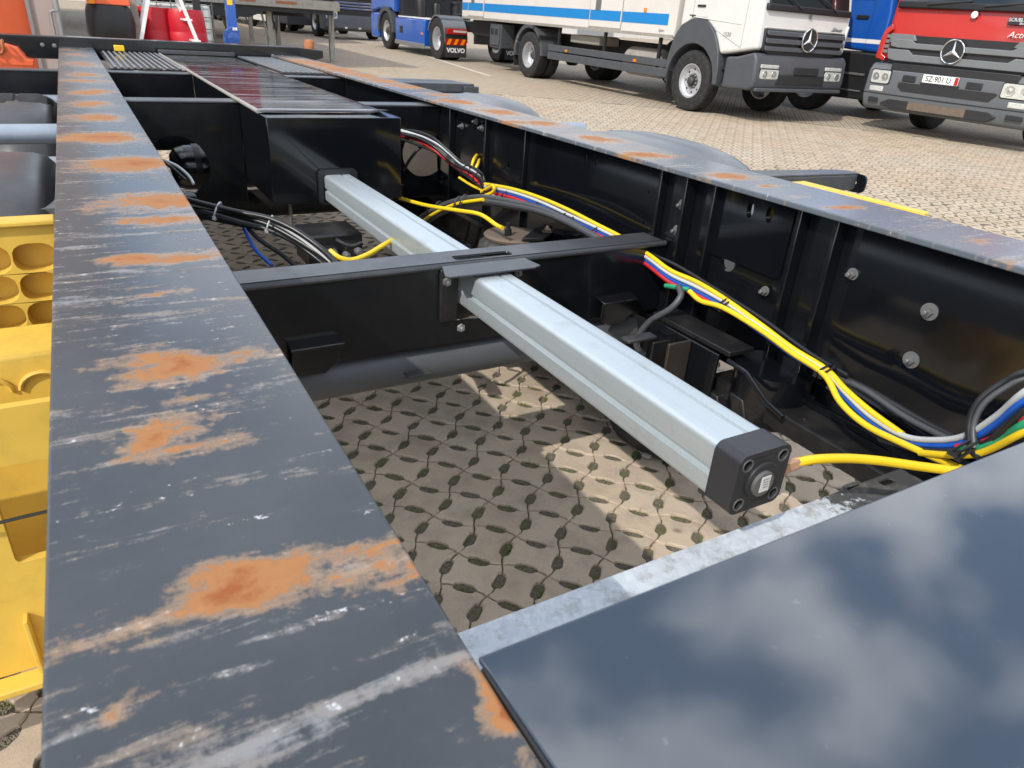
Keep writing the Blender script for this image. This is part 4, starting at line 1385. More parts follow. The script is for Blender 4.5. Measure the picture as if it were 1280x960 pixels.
# far part of the loom: out of the round hole in the cross member, along the web to the middle cross member
far_black = [(500, 166), (520, 171), (540, 180), (556, 192), (572, 205), (588, 214), (600, 224), (606, 236)]
for k, (dx, dy, mt, rr) in enumerate(((0, 0, 'c_black', 0.006), (2, -4, 'c_white', 0.0042), (3, 3, 'c_black', 0.006), (-3, 6, 'c_red', 0.0055), (4, -8, 'c_black', 0.005), (-4, 9, 'c_black', 0.005), (5, -2, 'c_white', 0.0035))):
    pts = []
    for i, (x, y) in enumerate(far_black):
        v = 1.07 + 0.125 * min(1, i / 4)
        pts.append((x + dx * (0.5 + 0.5 * math.sin(i * 0.9 + k)), y + dy * (0.7 + 0.3 * math.cos(i * 1.3 + k)), v + 0.004 * math.sin(k * 2.1)))
    hose('cable', pts, rr, mt)
hose('cable', [(505, 213, 1.07), (512, 200, 1.08), (526, 184, 1.12), (545, 180, 1.17)], 0.006, 'c_black')
hose('cable', [(574, 222, 1.19), (590, 232, 1.19), (603, 238, 1.19)], 0.005, 'c_yellow')
for (x, y) in ((515, 171), (535, 178), (563, 198), (582, 213), (597, 222)):
    tie(x, y, 0, 1.175, 0.019, (0.1, -1, -0.3))
# air lines in colour: a shared route, each line in its own lane
ROUTE = [(606, 234, 1.19), (640, 243, 1.19), (675, 255, 1.19), (710, 270, 1.19), (745, 287, 1.19), (778, 303, 1.19), (812, 324, 1.185), (838, 342, 1.18), (872, 358, 1.18), (908, 379, 1.175), (950, 408, 1.17),
         (990, 437, 1.16), (1032, 464, 1.15), (1056, 492, 1.135), (1088, 524, 1.12), (1128, 549, 1.10), (1165, 556, 1.085), (1205, 553, 1.07), (1247, 528, 1.05), (1290, 494, 1.03)]


def lane(dys, a, b, r, mat, label=None, dv=0.0):
    pts = []
    for i in range(a, b):
        x, y, v = ROUTE[i]
        pts.append((x, y + dys[min(len(dys) - 1, i - a)], v + dv))
    return hose('air_line', pts, r, mat, label=label)


lane([-4, -7, -8, -8, -7, -6, -5, -4, -5, -4, -3, -2, -3, -6, -10, -6], 0, 16, 0.0058, 'c_yellow', 'yellow air line along the beam', 0.002)
lane([-1, -3, -3, -2, -3, -2, 0, 1, 1, 0, -1, 0, -1, -2, -4, -5, -6, -8, -9, -10], 0, 20, 0.0050, 'c_white', 'pale grey air line', 0.0)
lane([2, 0, 1, 2, 1, 2, 4, 6, 6, 6, 6, 6, 5, 4, 2, 0, 0, 0, 0, 0], 0, 20, 0.0058, 'c_blue', 'blue air line', 0.004)
lane([5, 4, 5, 6, 5, 6, 9, 11, 11, 9], 0, 10, 0.0058, 'c_red', 'red air line', 0.002)
lane([7, 8, 9, 9, 9, 9], 0, 6, 0.0035, 'c_white')
hose('air_line', [(832, 357, 1.175), (845, 359, 1.175), (862, 362, 1.18)], 0.0058, 'c_green', label='short green air line')
hose('air_line', [(862, 364, 1.165), (876, 376, 1.16), (905, 385, 1.16), (950, 412, 1.16), (990, 441, 1.15), (1030, 468, 1.14), (1050, 502, 1.12), (1082, 531, 1.11), (1130, 555, 1.09), (1197, 584, 1.07), (1250, 604, 1.05)], 0.0060, 'c_yellow', label='lower yellow air line, sagging beside the loom')
hose('air_line', [(1200, 562, 1.065), (1225, 558, 1.055), (1255, 546, 1.045), (1290, 525, 1.025)], 0.006, 'c_green')
hose('air_line', [(1150, 566, 1.08), (1195, 569, 1.06), (1232, 564, 1.05), (1290, 535, 1.025)], 0.0055, 'c_yellow')
hose('air_line', [(1195, 558, 1.07), (1225, 553, 1.06), (1255, 540, 1.05), (1290, 514, 1.03)], 0.004, 'c_red')
hose('cable', [(1100, 548, 1.11), (1150, 562, 1.09), (1200, 564, 1.065), (1240, 550, 1.05), (1290, 508, 1.03)], 0.006, 'c_black')
hose('cable', [(606, 228, 1.21), (650, 238, 1.21), (700, 258, 1.21), (760, 288, 1.21), (812, 316, 1.205), (850, 334, 1.20), (905, 368, 1.20), (955, 400, 1.195), (1010, 440, 1.19), (1060, 470, 1.185)], 0.0048, 'c_black')
# heavy black cables lying in the foot of the web
hose('cable', [(905, 372, 1.20), (950, 400, 1.20), (990, 430, 1.20), (1035, 462, 1.20), (1090, 490, 1.20), (1150, 525, 1.20), (1205, 553, 1.17)], 0.0075, 'c_black')
hose('cable', [(1030, 468, 1.19), (1075, 484, 1.19), (1130, 520, 1.18), (1180, 546, 1.16), (1208, 556, 1.14)], 0.006, 'c_grey')
hose('cable', [(1290, 462, 1.10), (1255, 478, 1.09), (1225, 500, 1.075), (1212, 528, 1.065), (1214, 560, 1.055), (1224, 572, 1.05)], 0.0055, 'c_black')
hose('cable', [(1290, 470, 1.10), (1258, 484, 1.085), (1230, 505, 1.07), (1217, 532, 1.06), (1218, 560, 1.05)], 0.0045, 'c_grey')
for (x, y, v, r) in ((612, 236, 1.19, 0.018), (633, 244, 1.19, 0.017), (672, 258, 1.19, 0.017), (706, 272, 1.19, 0.017), (716, 277, 1.19, 0.017), (745, 290, 1.19, 0.017), (905, 380, 1.178, 0.017), (909, 383, 1.178, 0.017), (1030, 463, 1.155, 0.017), (1036, 466, 1.155, 0.016), (1125, 549, 1.11, 0.013), (1207, 556, 1.065, 0.024), (1212, 560, 1.06, 0.022), (1212, 566, 1.06, 0.018)):
    tie(x, y, 0, v, r, (0.0, -1, -0.55))
# yellow hose from the cap to the loom
hose('air_line', [(991, 580, 0.780), (1003, 577, 0.790), (1022, 574, 0.812), (1060, 573, 0.860), (1100, 576, 0.905), (1150, 583, 0.955), (1190, 588, 0.99), (1230, 592, 1.02)], 0.0072, 'c_yellow', label='yellow air hose leaving the end cap')
# corrugated grey hoses arching behind the profile
HX = 1.06
arc1 = [(505, 292), (522, 275), (545, 260), (572, 250), (602, 246), (640, 252), (680, 262), (722, 282), (770, 312)]
for k, (dy, mt, rr) in enumerate(((0, 'c_grey', 0.0085), (7, 'c_grey', 0.0075), (12, 'c_black', 0.006), (5, 'c_yellow', 0.0062))):
    pts = []
    for i, (x, y) in enumerate(arc1 if k != 3 else arc1[:5]):
        pts.append((x + (2 if k == 3 else 0), y + dy * (1.15 - 0.11 * i), HX + 0.012 * i - 0.004 * k))
    hose('corrugated_hose' if k < 2 else 'cable', pts, rr, mt, n=10)
hose('air_line', [(455, 236, 0.93), (480, 242, 0.95), (530, 256, 1.0), (572, 263, 1.03), (600, 268, 1.04), (620, 281, 1.05), (628, 285, 1.05)], 0.0068, 'c_yellow')
for (x, y) in ((538, 262), (548, 258), (573, 252), (580, 250)):
    tie(x, y, 0, HX + 0.03, 0.020, (0.5, -1, -0.3), 'c_grey')
hose('air_line', [(588, 214, 1.20), (592, 200, 1.215), (596, 194, 1.25)], 0.006, 'c_yellow')
hose('air_line', [(592, 215, 1.20), (597, 206, 1.215), (599, 200, 1.25)], 0.006, 'c_yellow')
hose('air_line', [(602, 240, 1.18), (616, 232, 1.17), (616, 240, 1.17), (600, 247, 1.16)], 0.0062, 'c_yellow')
# grey hose that drops from the loom in front of the hanger
hose('corrugated_hose', [(848, 358, 1.17), (851, 370, 1.16), (838, 386, 1.14), (812, 402, 1.12), (796, 424, 1.11), (800, 440, 1.12), (818, 448, 1.14)], 0.0080, 'c_grey', n=10)
# loom from the left beam down under the cross member
LP = [(215, 196), (235, 212), (252, 232)]
hose('cable', [(205, 200, 2.12), (222, 208, 2.10), (236, 220, 2.08), (242, 230, 2.06)], 0.004, 'c_white', 1)
hose('cable', [(205, 203, 2.14), (218, 212, 2.10), (232, 225, 2.08)], 0.004, 'c_black', 1)
main = [(228, 252), (262, 259), (300, 268), (335, 277), (366, 292), (395, 311), (415, 327), (430, 345)]
for k, (dy, mt, rr) in enumerate(((-4, 'c_black', 0.0075), (0, 'c_white', 0.004), (3, 'c_black', 0.0075), (8, 'c_grey', 0.006), (12, 'c_black', 0.006), (10, 'c_yellow', 0.0055), (6, 'c_black', 0.007))):
    seg = main if k != 5 else main[2:]
    hose('cable', [(x, y + dy + 2 * math.sin(i * 1.1 + k * 1.7), 1.98 - 0.05 * i + 0.006 * k) for i, (x, y) in enumerate(seg)], rr, mt, 1)
for (x, y, v) in ((272, 264, 1.93), (337, 281, 1.84)):
    tie(x, y, 1, v, 0.024, (1, -0.5, -0.4), 'c_white')
hose('air_line', [(412, 313, 1.72), (424, 322, 1.70), (440, 325, 1.70), (460, 318, 1.72), (480, 306, 1.76), (500, 295, 1.80)], 0.0068, 'c_yellow', 1)
hose('cable', [(310, 285, 1.90), (325, 300, 1.86), (352, 318, 1.80), (372, 335, 1.74)], 0.006, 'c_black', 1)
hose('cable', [(300, 275, 1.94), (318, 310, 1.86), (340, 332, 1.80)], 0.005, 'c_blue', 1)
hose('cable', [(420, 300, 1.90), (438, 308, 1.88), (452, 304, 1.90)], 0.006, 'c_black', 1)


# ------------------------------------------------------------------ yellow wheel chocks
def chock_comb(name, label, x0, x1, z0, z1, y, depth):
    """yellow block whose open honeycomb side faces the camera"""
    t = thing(name, label, 'wheel chock', ((x0 + x1) / 2, y + depth / 2, z0), group='yellow wheel chocks on the trailer')
    px_, pz_ = 0.066, 0.0515
    holes = []
    nx = int((x1 - x0 - 0.012) / px_); nz = 4
    for a_ in range(nz):
        for b_ in range(nx):
            cx = x1 - 0.006 - px_ * (b_ + 0.5)
            cz = z0 + 0.006 + pz_ * (a_ + 0.5)
            holes.append([(cx + 0.0318 * math.copysign(abs(math.cos(q)) ** 0.75, math.cos(q)), cz + 0.0246 * math.copysign(abs(math.sin(q)) ** 0.75, math.sin(q))) for q in [2 * PI * k / 16 + 0.1 for k in range(16)]])
    f_ = MB()
    f_.plate(rect(x0, x1, z0, z1), holes, (0, y + 0.034, 0), (1, 0, 0), (0, 0, 1), 0.034)
    f_.build('honeycomb_face', M['yellow'], t, bevel=0.0015)
    b2 = MB()
    b2.hexa([(x0, y + 0.0345, z0), (x1, y + 0.0345, z0), (x1, y + depth, z0 + 0.05), (x0, y + depth, z0 + 0.05), (x0, y + 0.0345, z1), (x1, y + 0.0345, z1), (x1, y + depth, z1 - 0.06), (x0, y + depth, z1 - 0.06)])
    b2.build('chock_body', M['yellow'], t, bevel=0.004)
    l_ = MB(); l_.box(x0 - 0.002, x1 + 0.002, y - 0.010, y + 0.035, z1 + 0.0005, z1 + 0.010)
    l_.build('rim_ledge', M['yellow'], t, bevel=0.003)
    return t


chock_comb('wheel_chock', 'yellow plastic wheel chock showing its honeycomb underside, upper left beside the rail', -0.46, -0.075, Z(-0.585), Z(-0.345), 1.40, 0.16)
t = thing('wheel_chock', 'lower yellow plastic wheel chock with a dark recess, left of the rail', 'wheel chock', (-0.3, 1.15, Z(-1.03)), group='yellow wheel chocks on the trailer')
fr = MB()
fr.plate([(-0.52, Z(-1.02)), (-0.115, Z(-1.02)), (-0.10, Z(-0.60)), (-0.09, Z(-0.53)), (-0.52, Z(-0.53))], [rrect(-0.215, -0.132, Z(-0.80), Z(-0.625), 0.010), rrect(-0.36, -0.26, Z(-0.80), Z(-0.625), 0.010)],
         (0, 1.125, 0), (1, 0, 0), (0, 0, 1), 0.016)
fr.build('chock_face', M['yellow'], t, bevel=0.003)
bd = MB()
bd.hexa([(-0.52, 1.22, Z(-1.02)), (-0.122, 1.22, Z(-1.02)), (-0.122, 1.36, Z(-0.98)), (-0.52, 1.36, Z(-0.98)), (-0.52, 1.27, Z(-0.52)), (-0.10, 1.27, Z(-0.52)), (-0.10, 1.36, Z(-0.50)), (-0.52, 1.36, Z(-0.50))])
bd.build('chock_body', M['yellow'], t, bevel=0.006)
for k in range(3):
    x = -0.14 - 0.042 * k
    s_ = MB(); s_.box(x - 0.003, x + 0.003, 1.085, 1.1085, Z(-1.015), Z(-0.90)); s_.build('chock_rib', M['yellow'], t, bevel=0.001)
s_ = MB(); s_.box(-0.52, -0.116, 1.070, 1.1085, Z(-1.035), Z(-1.0205)); s_.build('foot_ledge', M['yellow'], t, bevel=0.003)
for k in range(4):
    s_ = MB()
    xa = -0.135 - 0.075 * k
    s_.tube([(xa + 0.032 * math.cos(q), 1.262, Z(-0.575) + 0.026 * math.sin(q)) for q in [PI * j / 10 for j in range(11)]], 0.004, 6)
    s_.build('comb_arch', M['yellow'], t)
cd_ = MB(); cd_.tube(spline([(-0.40, 1.095, Z(-0.66)), (-0.28, 1.09, Z(-0.70)), (-0.19, 1.09, Z(-0.705)), (-0.10, 1.10, Z(-0.70)), (-0.04, 1.14, Z(-0.66))], 6), 0.0028, 6)
tag(cd_.build('tie_cord', M['c_black']), 'thin black cord slung across the lower yellow wheel chock', 'cord')
t = thing('wheel_chock', 'yellow wheel chock beyond the right hand rail, only its top edge showing', 'wheel chock', (1.47, 1.03, Z(-0.55)), group='yellow wheel chocks on the trailer')
s_ = MB(); s_.prism([(0.86, Z(-0.55)), (1.215, Z(-0.55)), (1.215, Z(-0.302)), (1.19, Z(-0.296)), (0.86, Z(-0.302))], 0, 1.425, 1.512)
s_.build('chock_body', M['yellow'], t, bevel=0.004)
s_ = MB(); s_.box(1.505, 1.522, 0.86, 1.19, Z(-0.335), Z(-0.295)); s_.build('rim_ledge', M['yellow'], t, bevel=0.003)
# small solid tyre lying on the paving behind the profile
t = thing('loose_tyre', 'small black rubber tyre lying on the paving behind the aluminium profile', 'tyre', (1.575, 1.50, 0.0))
s_ = MB(); s_.lathe([(0.10, 0.02), (0.13, 0.005), (0.20, 0.002), (0.228, 0.02), (0.24, 0.05), (0.24, 0.115), (0.228, 0.145), (0.20, 0.162), (0.13, 0.158), (0.10, 0.14)], (1.575, 1.50, 0.0), 2, 36, closed=True)
s_.build('tread', M['rubber'], t, angle=50)
s_ = MB(); s_.lathe([(0.099, 0.03), (0.099, 0.13), (0.085, 0.125), (0.085, 0.035)], (1.575, 1.50, 0.0), 2, 28, closed=True); s_.build('rim', M['dusty'], t)
# pebbles by the wheel
for (x, y, r_) in ((797, 558, 0.030), (820, 568, 0.022), (808, 572, 0.018)):
    p = gnd(x, y)
    s_ = MB()
    pr_ = [(0.0, -0.55), (0.6, -0.42), (0.95, -0.1), (0.9, 0.25), (0.55, 0.5), (0.0, 0.58)]
    s_.lathe([(a_ * r_, b_ * r_) for a_, b_ in pr_], (p.x, p.y, p.z + r_ * 0.5), 2, 12)
    tag(s_.build('pebble', M['stonegrey']), {797: 'largest grey pebble on the paving below the aluminium profile', 820: 'middle grey pebble on the paving below the aluminium profile', 808: 'smallest grey pebble on the paving below the aluminium profile'}[x], 'pebble', 'pebbles under the trailer')


# ------------------------------------------------------------------ lorries in the yard
def lorry(name, label, loc, rotz, group='lorries parked in the yard'):
    """local frame: the front faces -Y, x runs from the viewer's left to right"""
    return thing(name, label, 'truck', (loc[0], loc[1], gz(loc[1])), (0.0155 * math.cos(rotz), 0.0155 * -math.sin(rotz), rotz), group, True)


def arch_shape(yc, r, y0, y1, zlow, ztop, n=12):
    """side outline of a wheel-arch cover, open below"""
    pts = [(y0, zlow), (y0, ztop), (y1, ztop), (y1, zlow)]
    arc = [(yc + r * math.cos(a), max(zlow, 0.48) + r * math.sin(a)) for a in [PI * k / n for k in range(n + 1)]]
    return pts, arc


def fender(parent, x0, x1, yc, zc, r0, r1, mat, a0=5, a1=175, name='wheel_arch'):
    n = 16
    o = [(yc + r1 * math.cos(math.radians(a0 + (a1 - a0) * k / n)), zc + r1 * math.sin(math.radians(a0 + (a1 - a0) * k / n))) for k in range(n + 1)]
    i = [(yc + r0 * math.cos(math.radians(a0 + (a1 - a0) * k / n)), zc + r0 * math.sin(math.radians(a0 + (a1 - a0) * k / n))) for k in range(n + 1)]
    b = MB()
    for k in range(n):
        q = [o[k], o[k + 1], i[k + 1], i[k]]
        b.prism(q, 0, x0, x1)
    # merge into one closed shell
    bmv = b
    ob = bmv.build(name, mat, parent)
    bm = bmesh.new(); bm.from_mesh(ob.data)
    bmesh.ops.remove_doubles(bm, verts=bm.verts, dist=1e-4)
    seen = {}
    dead = []
    for f_ in bm.faces:
        k = tuple(sorted(v.index for v in f_.verts))
        if k in seen: dead += [f_, seen[k]]
        else: seen[k] = f_
    bmesh.ops.delete(bm, geom=list(set(dead)), context='FACES_ONLY')
    bmesh.ops.recalc_face_normals(bm, faces=bm.faces)
    bm.to_mesh(ob.data); bm.free()
    ob.data.polygons.foreach_set('use_smooth', [True] * len(ob.data.polygons))
    ob.data.set_sharp_from_angle(angle=math.radians(35))
    return ob


def star(parent, c, r, y):
    """three-pointed star in a ring on the grille, facing -Y"""
    dk = MB(); dk.lathe([(r * 0.93, 0), (r * 0.93, 0.012)], (c[0], y + 0.004, c[1]), 1, 32, flip=-1)
    s = dk.build('emblem', M['ink'], parent)
    rg = MB(); rg.lathe([(r, 0.0), (r, 0.02), (r * 0.95, 0.026), (r * 0.90, 0.02), (r * 0.90, 0.0)], (c[0], y, c[1]), 1, 36, closed=True, flip=-1)
    rg.build('emblem_ring', M['chrome'], s)
    st = MB()
    tips = [(c[0] + r * 0.93 * math.cos(math.radians(90 + 120 * k)), c[1] + r * 0.93 * math.sin(math.radians(90 + 120 * k))) for k in range(3)]
    inn = [(c[0] + r * 0.17 * math.cos(math.radians(150 + 120 * k)), c[1] + r * 0.17 * math.sin(math.radians(150 + 120 * k))) for k in range(3)]
    o = []
    for k in range(3): o += [tips[k], inn[k]]
    b = len(o)
    ve = [(u, y - 0.010, v) for u, v in o] + [(c[0], y - 0.028, c[1])]
    st.add(ve, [(i, (i + 1) % b, b) for i in range(b)] + [list(range(b))[::-1]])
    st.build('emblem_star', M['chrome'], s, smooth=False)
    return s


def lamp(parent, x0, x1, z0, z1, y, slots=2, mat='lens'):
    b = MB(); b.plate(rrect(x0 - 0.015, x1 + 0.015, z0 - 0.015, z1 + 0.015, 0.03), [], (0, y + 0.012, 0), (1, 0, 0), (0, 0, 1), 0.012)
    h = b.build('headlight', M['darkplastic'], parent)
    l = MB(); l.plate(rrect(x0, x1, z0, z1, 0.03), [], (0, y - 0.0005, 0), (1, 0, 0), (0, 0, 1), 0.014)
    l.build('lens', M[mat], h, bevel=0.006)
    for k in range(slots):
        cx = x0 + (x1 - x0) * (k + 0.5) / slots
        rr = min((x1 - x0) / slots, z1 - z0) * 0.40
        q = MB(); q.lathe([(rr, 0), (rr * 0.92, 0.006), (rr * 0.4, 0.003), (0, 0.009)], (cx, y - 0.0148, (z0 + z1) / 2), 1, 18, flip=-1)
        q.build('reflector', M['lampglass'], h)
    return h


def ladder_frame(t, x0, x1, y0, y1, z=0.85):
    for x in (x0, x1):
        b = MB(); b.box(x - 0.035, x + 0.035, y0, y1, z - 0.13, z + 0.13); b.build('chassis_rail', M['darkplastic'], t)


# ---- white box lorry
AT = lorry('box_truck', 'white box lorry with blue side stripe and grey bumper, facing the camera', (8.75, 8.25), 0.0)
W_ = 1.97
ladder_frame(AT, 0.75, 1.45, 0.9, 9.6, 0.78)
cab = MB()
side = [(1.72, 1.06), (1.72, 2.95), (0.55, 2.98), (0.30, 2.75), (0.02, 1.60), (-0.02, 1.02), (0.50, 0.93), (0.72, 0.90), (0.80, 1.05), (0.92, 1.22), (1.14, 1.36), (1.42, 1.36), (1.62, 1.25)]
cab.prism(side, 0, 0.0, W_)
cabo = cab.build('cab', M['white_paint'], AT, bevel=0.07, seg=4, angle=50)
ws = MB(); ws.hexa([(0.12, 0.012, 1.62), (W_ - 0.12, 0.012, 1.62), (W_ - 0.12, 0.05, 1.62), (0.12, 0.05, 1.62), (0.16, 0.27, 2.66), (W_ - 0.16, 0.27, 2.66), (W_ - 0.16, 0.31, 2.66), (0.16, 0.31, 2.66)])
for q in (ws,):
    q.v = [(x, y - 0.022, z) for x, y, z in q.v]
ws.build('windscreen', M['glass'], cabo, bevel=0.008)
cw = MB(); cw.box(0.07, W_ - 0.07, -0.034, 0.045, 1.535, 1.625); cw.build('wiper_panel', M['darkplastic'], cabo, bevel=0.02)
for (xa, xb) in ((0.75, 0.30), (1.55, 1.05)):
    w2 = MB(); w2.tube([(xa, -0.045, 1.58), ((xa + xb) / 2, -0.035, 1.70), (xb, 0.02, 1.80)], 0.010, 6); w2.build('wiper', M['ink'], cabo)
dw = MB(); dw.prism([(0.34, 1.72), (1.40, 1.72), (1.40, 2.62), (0.60, 2.62)], 0, -0.006, 0.002); dw.build('side_window', M['glass'], cabo)
# door shut lines, handle, lettering
for a_, b_ in (((1.45, 1.40), (1.45, 2.75)), ((0.30, 1.02), (0.30, 1.72)), ((0.30, 1.72), (0.58, 2.70)), ((0.92, 1.24), (0.30, 1.02))):
    s_ = MB(); s_.tube([(-0.001, a_[0], a_[1]), (-0.001, b_[0], b_[1])], 0.0045, 4); s_.build('shut_line', M['greytrim'], cabo)
s_ = MB(); s_.box(-0.022, 0.001, 1.18, 1.36, 1.535, 1.565); s_.build('door_handle', M['darkplastic'], cabo, bevel=0.006)
s_ = MB(); s_.tube([(-0.002, 0.36, 1.33), (-0.002, 1.40, 1.39)], 0.008, 4); s_.build('door_crease', M['white_paint'], cabo)
text('door_number', '1530', 0.085, (-0.006, 0.62, 1.18), (0, -1, 0), (0, 0, 1), M['greytrim'], cabo, 0.004)
s_ = MB(); s_.box(-0.006, 0.0, 1.38, 1.52, 1.405, 1.42); s_.box(-0.006, 0.0, 1.43, 1.46, 1.385, 1.405); s_.build('door_badge', M['ink'], cabo)
# grille
gb = MB(); gb.prism([(0.10, 1.01), (0.30, 0.95), (1.60, 0.95), (W_ - 0.15, 1.02), (W_ - 0.12, 1.30), (0.10, 1.30)], 1, -0.045, 0.02)
gro = gb.build('grille', M['ink'], cabo, bevel=0.01)
for k, (z0, z1) in enumerate(((1.235, 1.285), (1.13, 1.185), (1.03, 1.08))):
    s_ = MB(); s_.hexa([(0.12, -0.085, z0 - 0.02), (W_ - 0.14, -0.085, z0 - 0.02), (W_ - 0.14, -0.046, z0), (0.12, -0.046, z0), (0.12, -0.075, z1 - 0.015), (W_ - 0.14, -0.075, z1 - 0.015), (W_ - 0.14, -0.046, z1), (0.12, -0.046, z1)])
    s_.build('grille_bar', M['bumper'], gro, bevel=0.006)
star(cabo, (1.00, 1.185), 0.165, -0.088)
s_ = MB(); s_.lathe([(0.028, 0), (0.028, 0.01), (0.02, 0.016)], (1.02, 0.0, 1.50), 1, 16, flip=-1); s_.build('round_badge', M['dull_zinc'], cabo)
text('model_name', 'Atego', 0.095, (1.66, -0.012, 1.355), (1, 0, 0), (0, 0, 1), M['greytrim'], cabo, 0.03, 0.25)
hd = MB(); hd.tube([(0.10, -0.02, 1.315), (W_ - 0.1, -0.02, 1.315)], 0.012, 6); hd.build('hood_edge', M['white_paint'], cabo)
ck = MB(); ck.hexa([(W_ - 0.10, -0.03, 1.02), (W_ + 0.01, 0.02, 1.05), (W_ + 0.01, 0.06, 1.05), (W_ - 0.10, 0.03, 1.02), (W_ - 0.06, -0.03, 1.42), (W_ + 0.03, 0.02, 1.42), (W_ + 0.03, 0.06, 1.42), (W_ - 0.06, 0.03, 1.42)])
ck.build('corner_deflector', M['white_paint'], cabo, bevel=0.015)
# bumper, lamps, step
bp = MB(); bp.prism([(0.52, 0.44), (-0.02, 0.46), (-0.10, 0.50), (-0.12, 0.62), (-0.09, 0.90), (-0.03, 0.98), (0.30, 0.90), (0.52, 0.88)], 0, -0.03, W_ + 0.03)
bpo = bp.build('bumper', M['bumper'], AT, bevel=0.035, seg=3)
s_ = MB(); s_.box(0.45, W_ - 0.45, -0.126, -0.10, 0.555, 0.70); s_.build('bumper_opening', M['ink'], bpo, bevel=0.01)
s_ = MB(); s_.box(0.80, 1.32, -0.142, -0.118, 0.70, 0.805); s_.build('number_plate_holder', M['ink'], bpo, bevel=0.004)
s_ = MB(); s_.box(0.02, W_ - 0.02, -0.150, -0.10, 0.455, 0.505); s_.build('bumper_lip', M['bumper'], bpo, bevel=0.012)
lamp(bpo, 0.08, 0.46, 0.63, 0.76, -0.112, 2)
lamp(bpo, W_ - 0.46, W_ - 0.08, 0.63, 0.76, -0.112, 2)
for x0 in (0.08, W_ - 0.46):
    s_ = MB(); s_.box(x0, x0 + 0.38, -0.112, -0.09, 0.775, 0.825); s_.build('indicator', M['lens'], bpo, bevel=0.006)
s_ = MB(); s_.box(W_ + 0.02, W_ + 0.07, 0.0, 0.06, 0.86, 0.93); s_.build('side_marker', M['amber'], bpo, bevel=0.01)
sp = MB(); sp.box(0.03, 0.50, 0.522, 0.80, 0.44, 0.50); sp.box(0.06, 0.45, 0.522, 0.80, 0.68, 0.72); sp.box(0.10, 0.14, 0.53, 0.79, 0.50, 0.88)
sp.build('cab_step', M['darkplastic'], AT, bevel=0.01)
s_ = MB(); s_.box(0.02, 0.10, 0.45, 0.52, 0.70, 0.80); s_.build('fog_lamp', M['lens'], AT, bevel=0.01)
oa = [(0.66, 0.46), (0.67, 0.72), (0.74, 0.98), (0.86, 1.17), (1.02, 1.31), (1.14, 1.36), (1.46, 1.36), (1.66, 1.27), (1.80, 1.08), (1.88, 0.80), (1.90, 0.46)]
ia = [(1.30 + 0.555 * math.cos(a_), 0.46 + 0.555 * math.sin(a_)) for a_ in [PI * k / 16 for k in range(17)]]
s_ = MB(); s_.plate(oa + ia, [], (-0.02, 0, 0), (0, 1, 0), (0, 0, 1), 0.50)
s_.build('wheel_arch', M['bumper'], AT, bevel=0.012)
fender(AT, W_ - 0.46, W_ + 0.02, 1.30, 0.46, 0.545, 0.88, M['bumper'], 10, 150)
s_ = MB(); s_.box(0.02, 0.50, 1.845, 1.865, 0.22, 0.60); s_.build('mud_flap', M['rubber'], AT)
RW = 0.46
for x, fc in ((0.15, -1), (W_ - 0.15, 1)):
    wheel(AT, (x, 1.30, RW), RW, 0.27, 0.265, fc, 0, 'rim', 0.26, 8)
wheel(AT, (0.14, 6.54, RW), RW, 0.27, 0.265, -1, 0, 'rim', 0.62, 8)
wheel(AT, (0.44, 6.54, RW), RW, 0.27, 0.265, 1, 0, 'rim', 0.62, 0, bolts=0)
wheel(AT, (2.26, 6.54, RW), RW, 0.27, 0.265, 1, 0, 'rim', 0.62, 8)
wheel(AT, (1.96, 6.54, RW), RW, 0.27, 0.265, -1, 0, 'rim', 0.62, 0, bolts=0)
s_ = MB(); s_.tube([(0.3, 6.54, 0.48), (2.1, 6.54, 0.48)], 0.09, 12); s_.lathe([(0.10, -0.16), (0.20, -0.08), (0.20, 0.08), (0.10, 0.16)], (1.2, 6.54, 0.48), 0, 16); s_.build('rear_axle', M['darkplastic'], AT)
fender(AT, -0.01, 0.50, 6.54, 0.46, 0.54, 0.62, M['bumper'], -4, 178)
s_ = MB(); s_.box(0.02, 0.52, 7.16, 7.18, 0.20, 0.60); s_.build('mud_flap', M['rubber'], AT)
# body
bx = MB(); bx.box(0.0, 2.48, 1.82, 9.92, 1.075, 3.55)
bxo = bx.build('body', M['box_white'], AT, bevel=0.012)
for (z0, z1, x, mt, nm) in ((1.24, 1.41, -0.003, 'stripe', 'stripe'), (1.055, 1.105, -0.012, 'galvleg', 'sill')):
    s_ = MB(); s_.box(x, 0.0 if nm == 'stripe' else 0.04, 2.02 if nm == 'stripe' else 1.84, 9.9, z0, z1); s_.build(nm, M[mt], bxo)
for (ya, yb) in ((3.30, 4.30), (8.72, 9.56)):
    s_ = MB(); s_.box(-0.016, -0.003, ya, yb, 1.13, 2.45); d_ = s_.build('locker_door', M['box_white'], bxo, bevel=0.004)
    s_ = MB(); s_.box(-0.018, -0.0165, ya + 0.02, yb - 0.02, 1.24, 1.41); s_.build('stripe', M['stripe'], d_)
    for q in ((ya - 0.012, ya), (yb, yb + 0.012)):
        s_ = MB(); s_.box(-0.012, -0.002, q[0], q[1], 1.12, 2.45); s_.build('door_seal', M['weathered'], d_)
    s_ = MB(); s_.box(-0.012, -0.002, ya, yb, 1.105, 1.129); s_.build('door_seal', M['weathered'], d_)
    yl = ya + 0.13 if ya < 5 else yb - 0.30
    yl = yb - 0.35
    s_ = MB(); s_.box(-0.024, -0.0165, yl, yl + 0.17, 1.40, 1.58); l_ = s_.build('latch', M['dull_zinc'], d_, bevel=0.006)
s_ = MB(); s_.box(-0.02, -0.003, 2.62, 2.68, 1.42, 1.48); s_.build('side_marker', M['amber'], bxo)
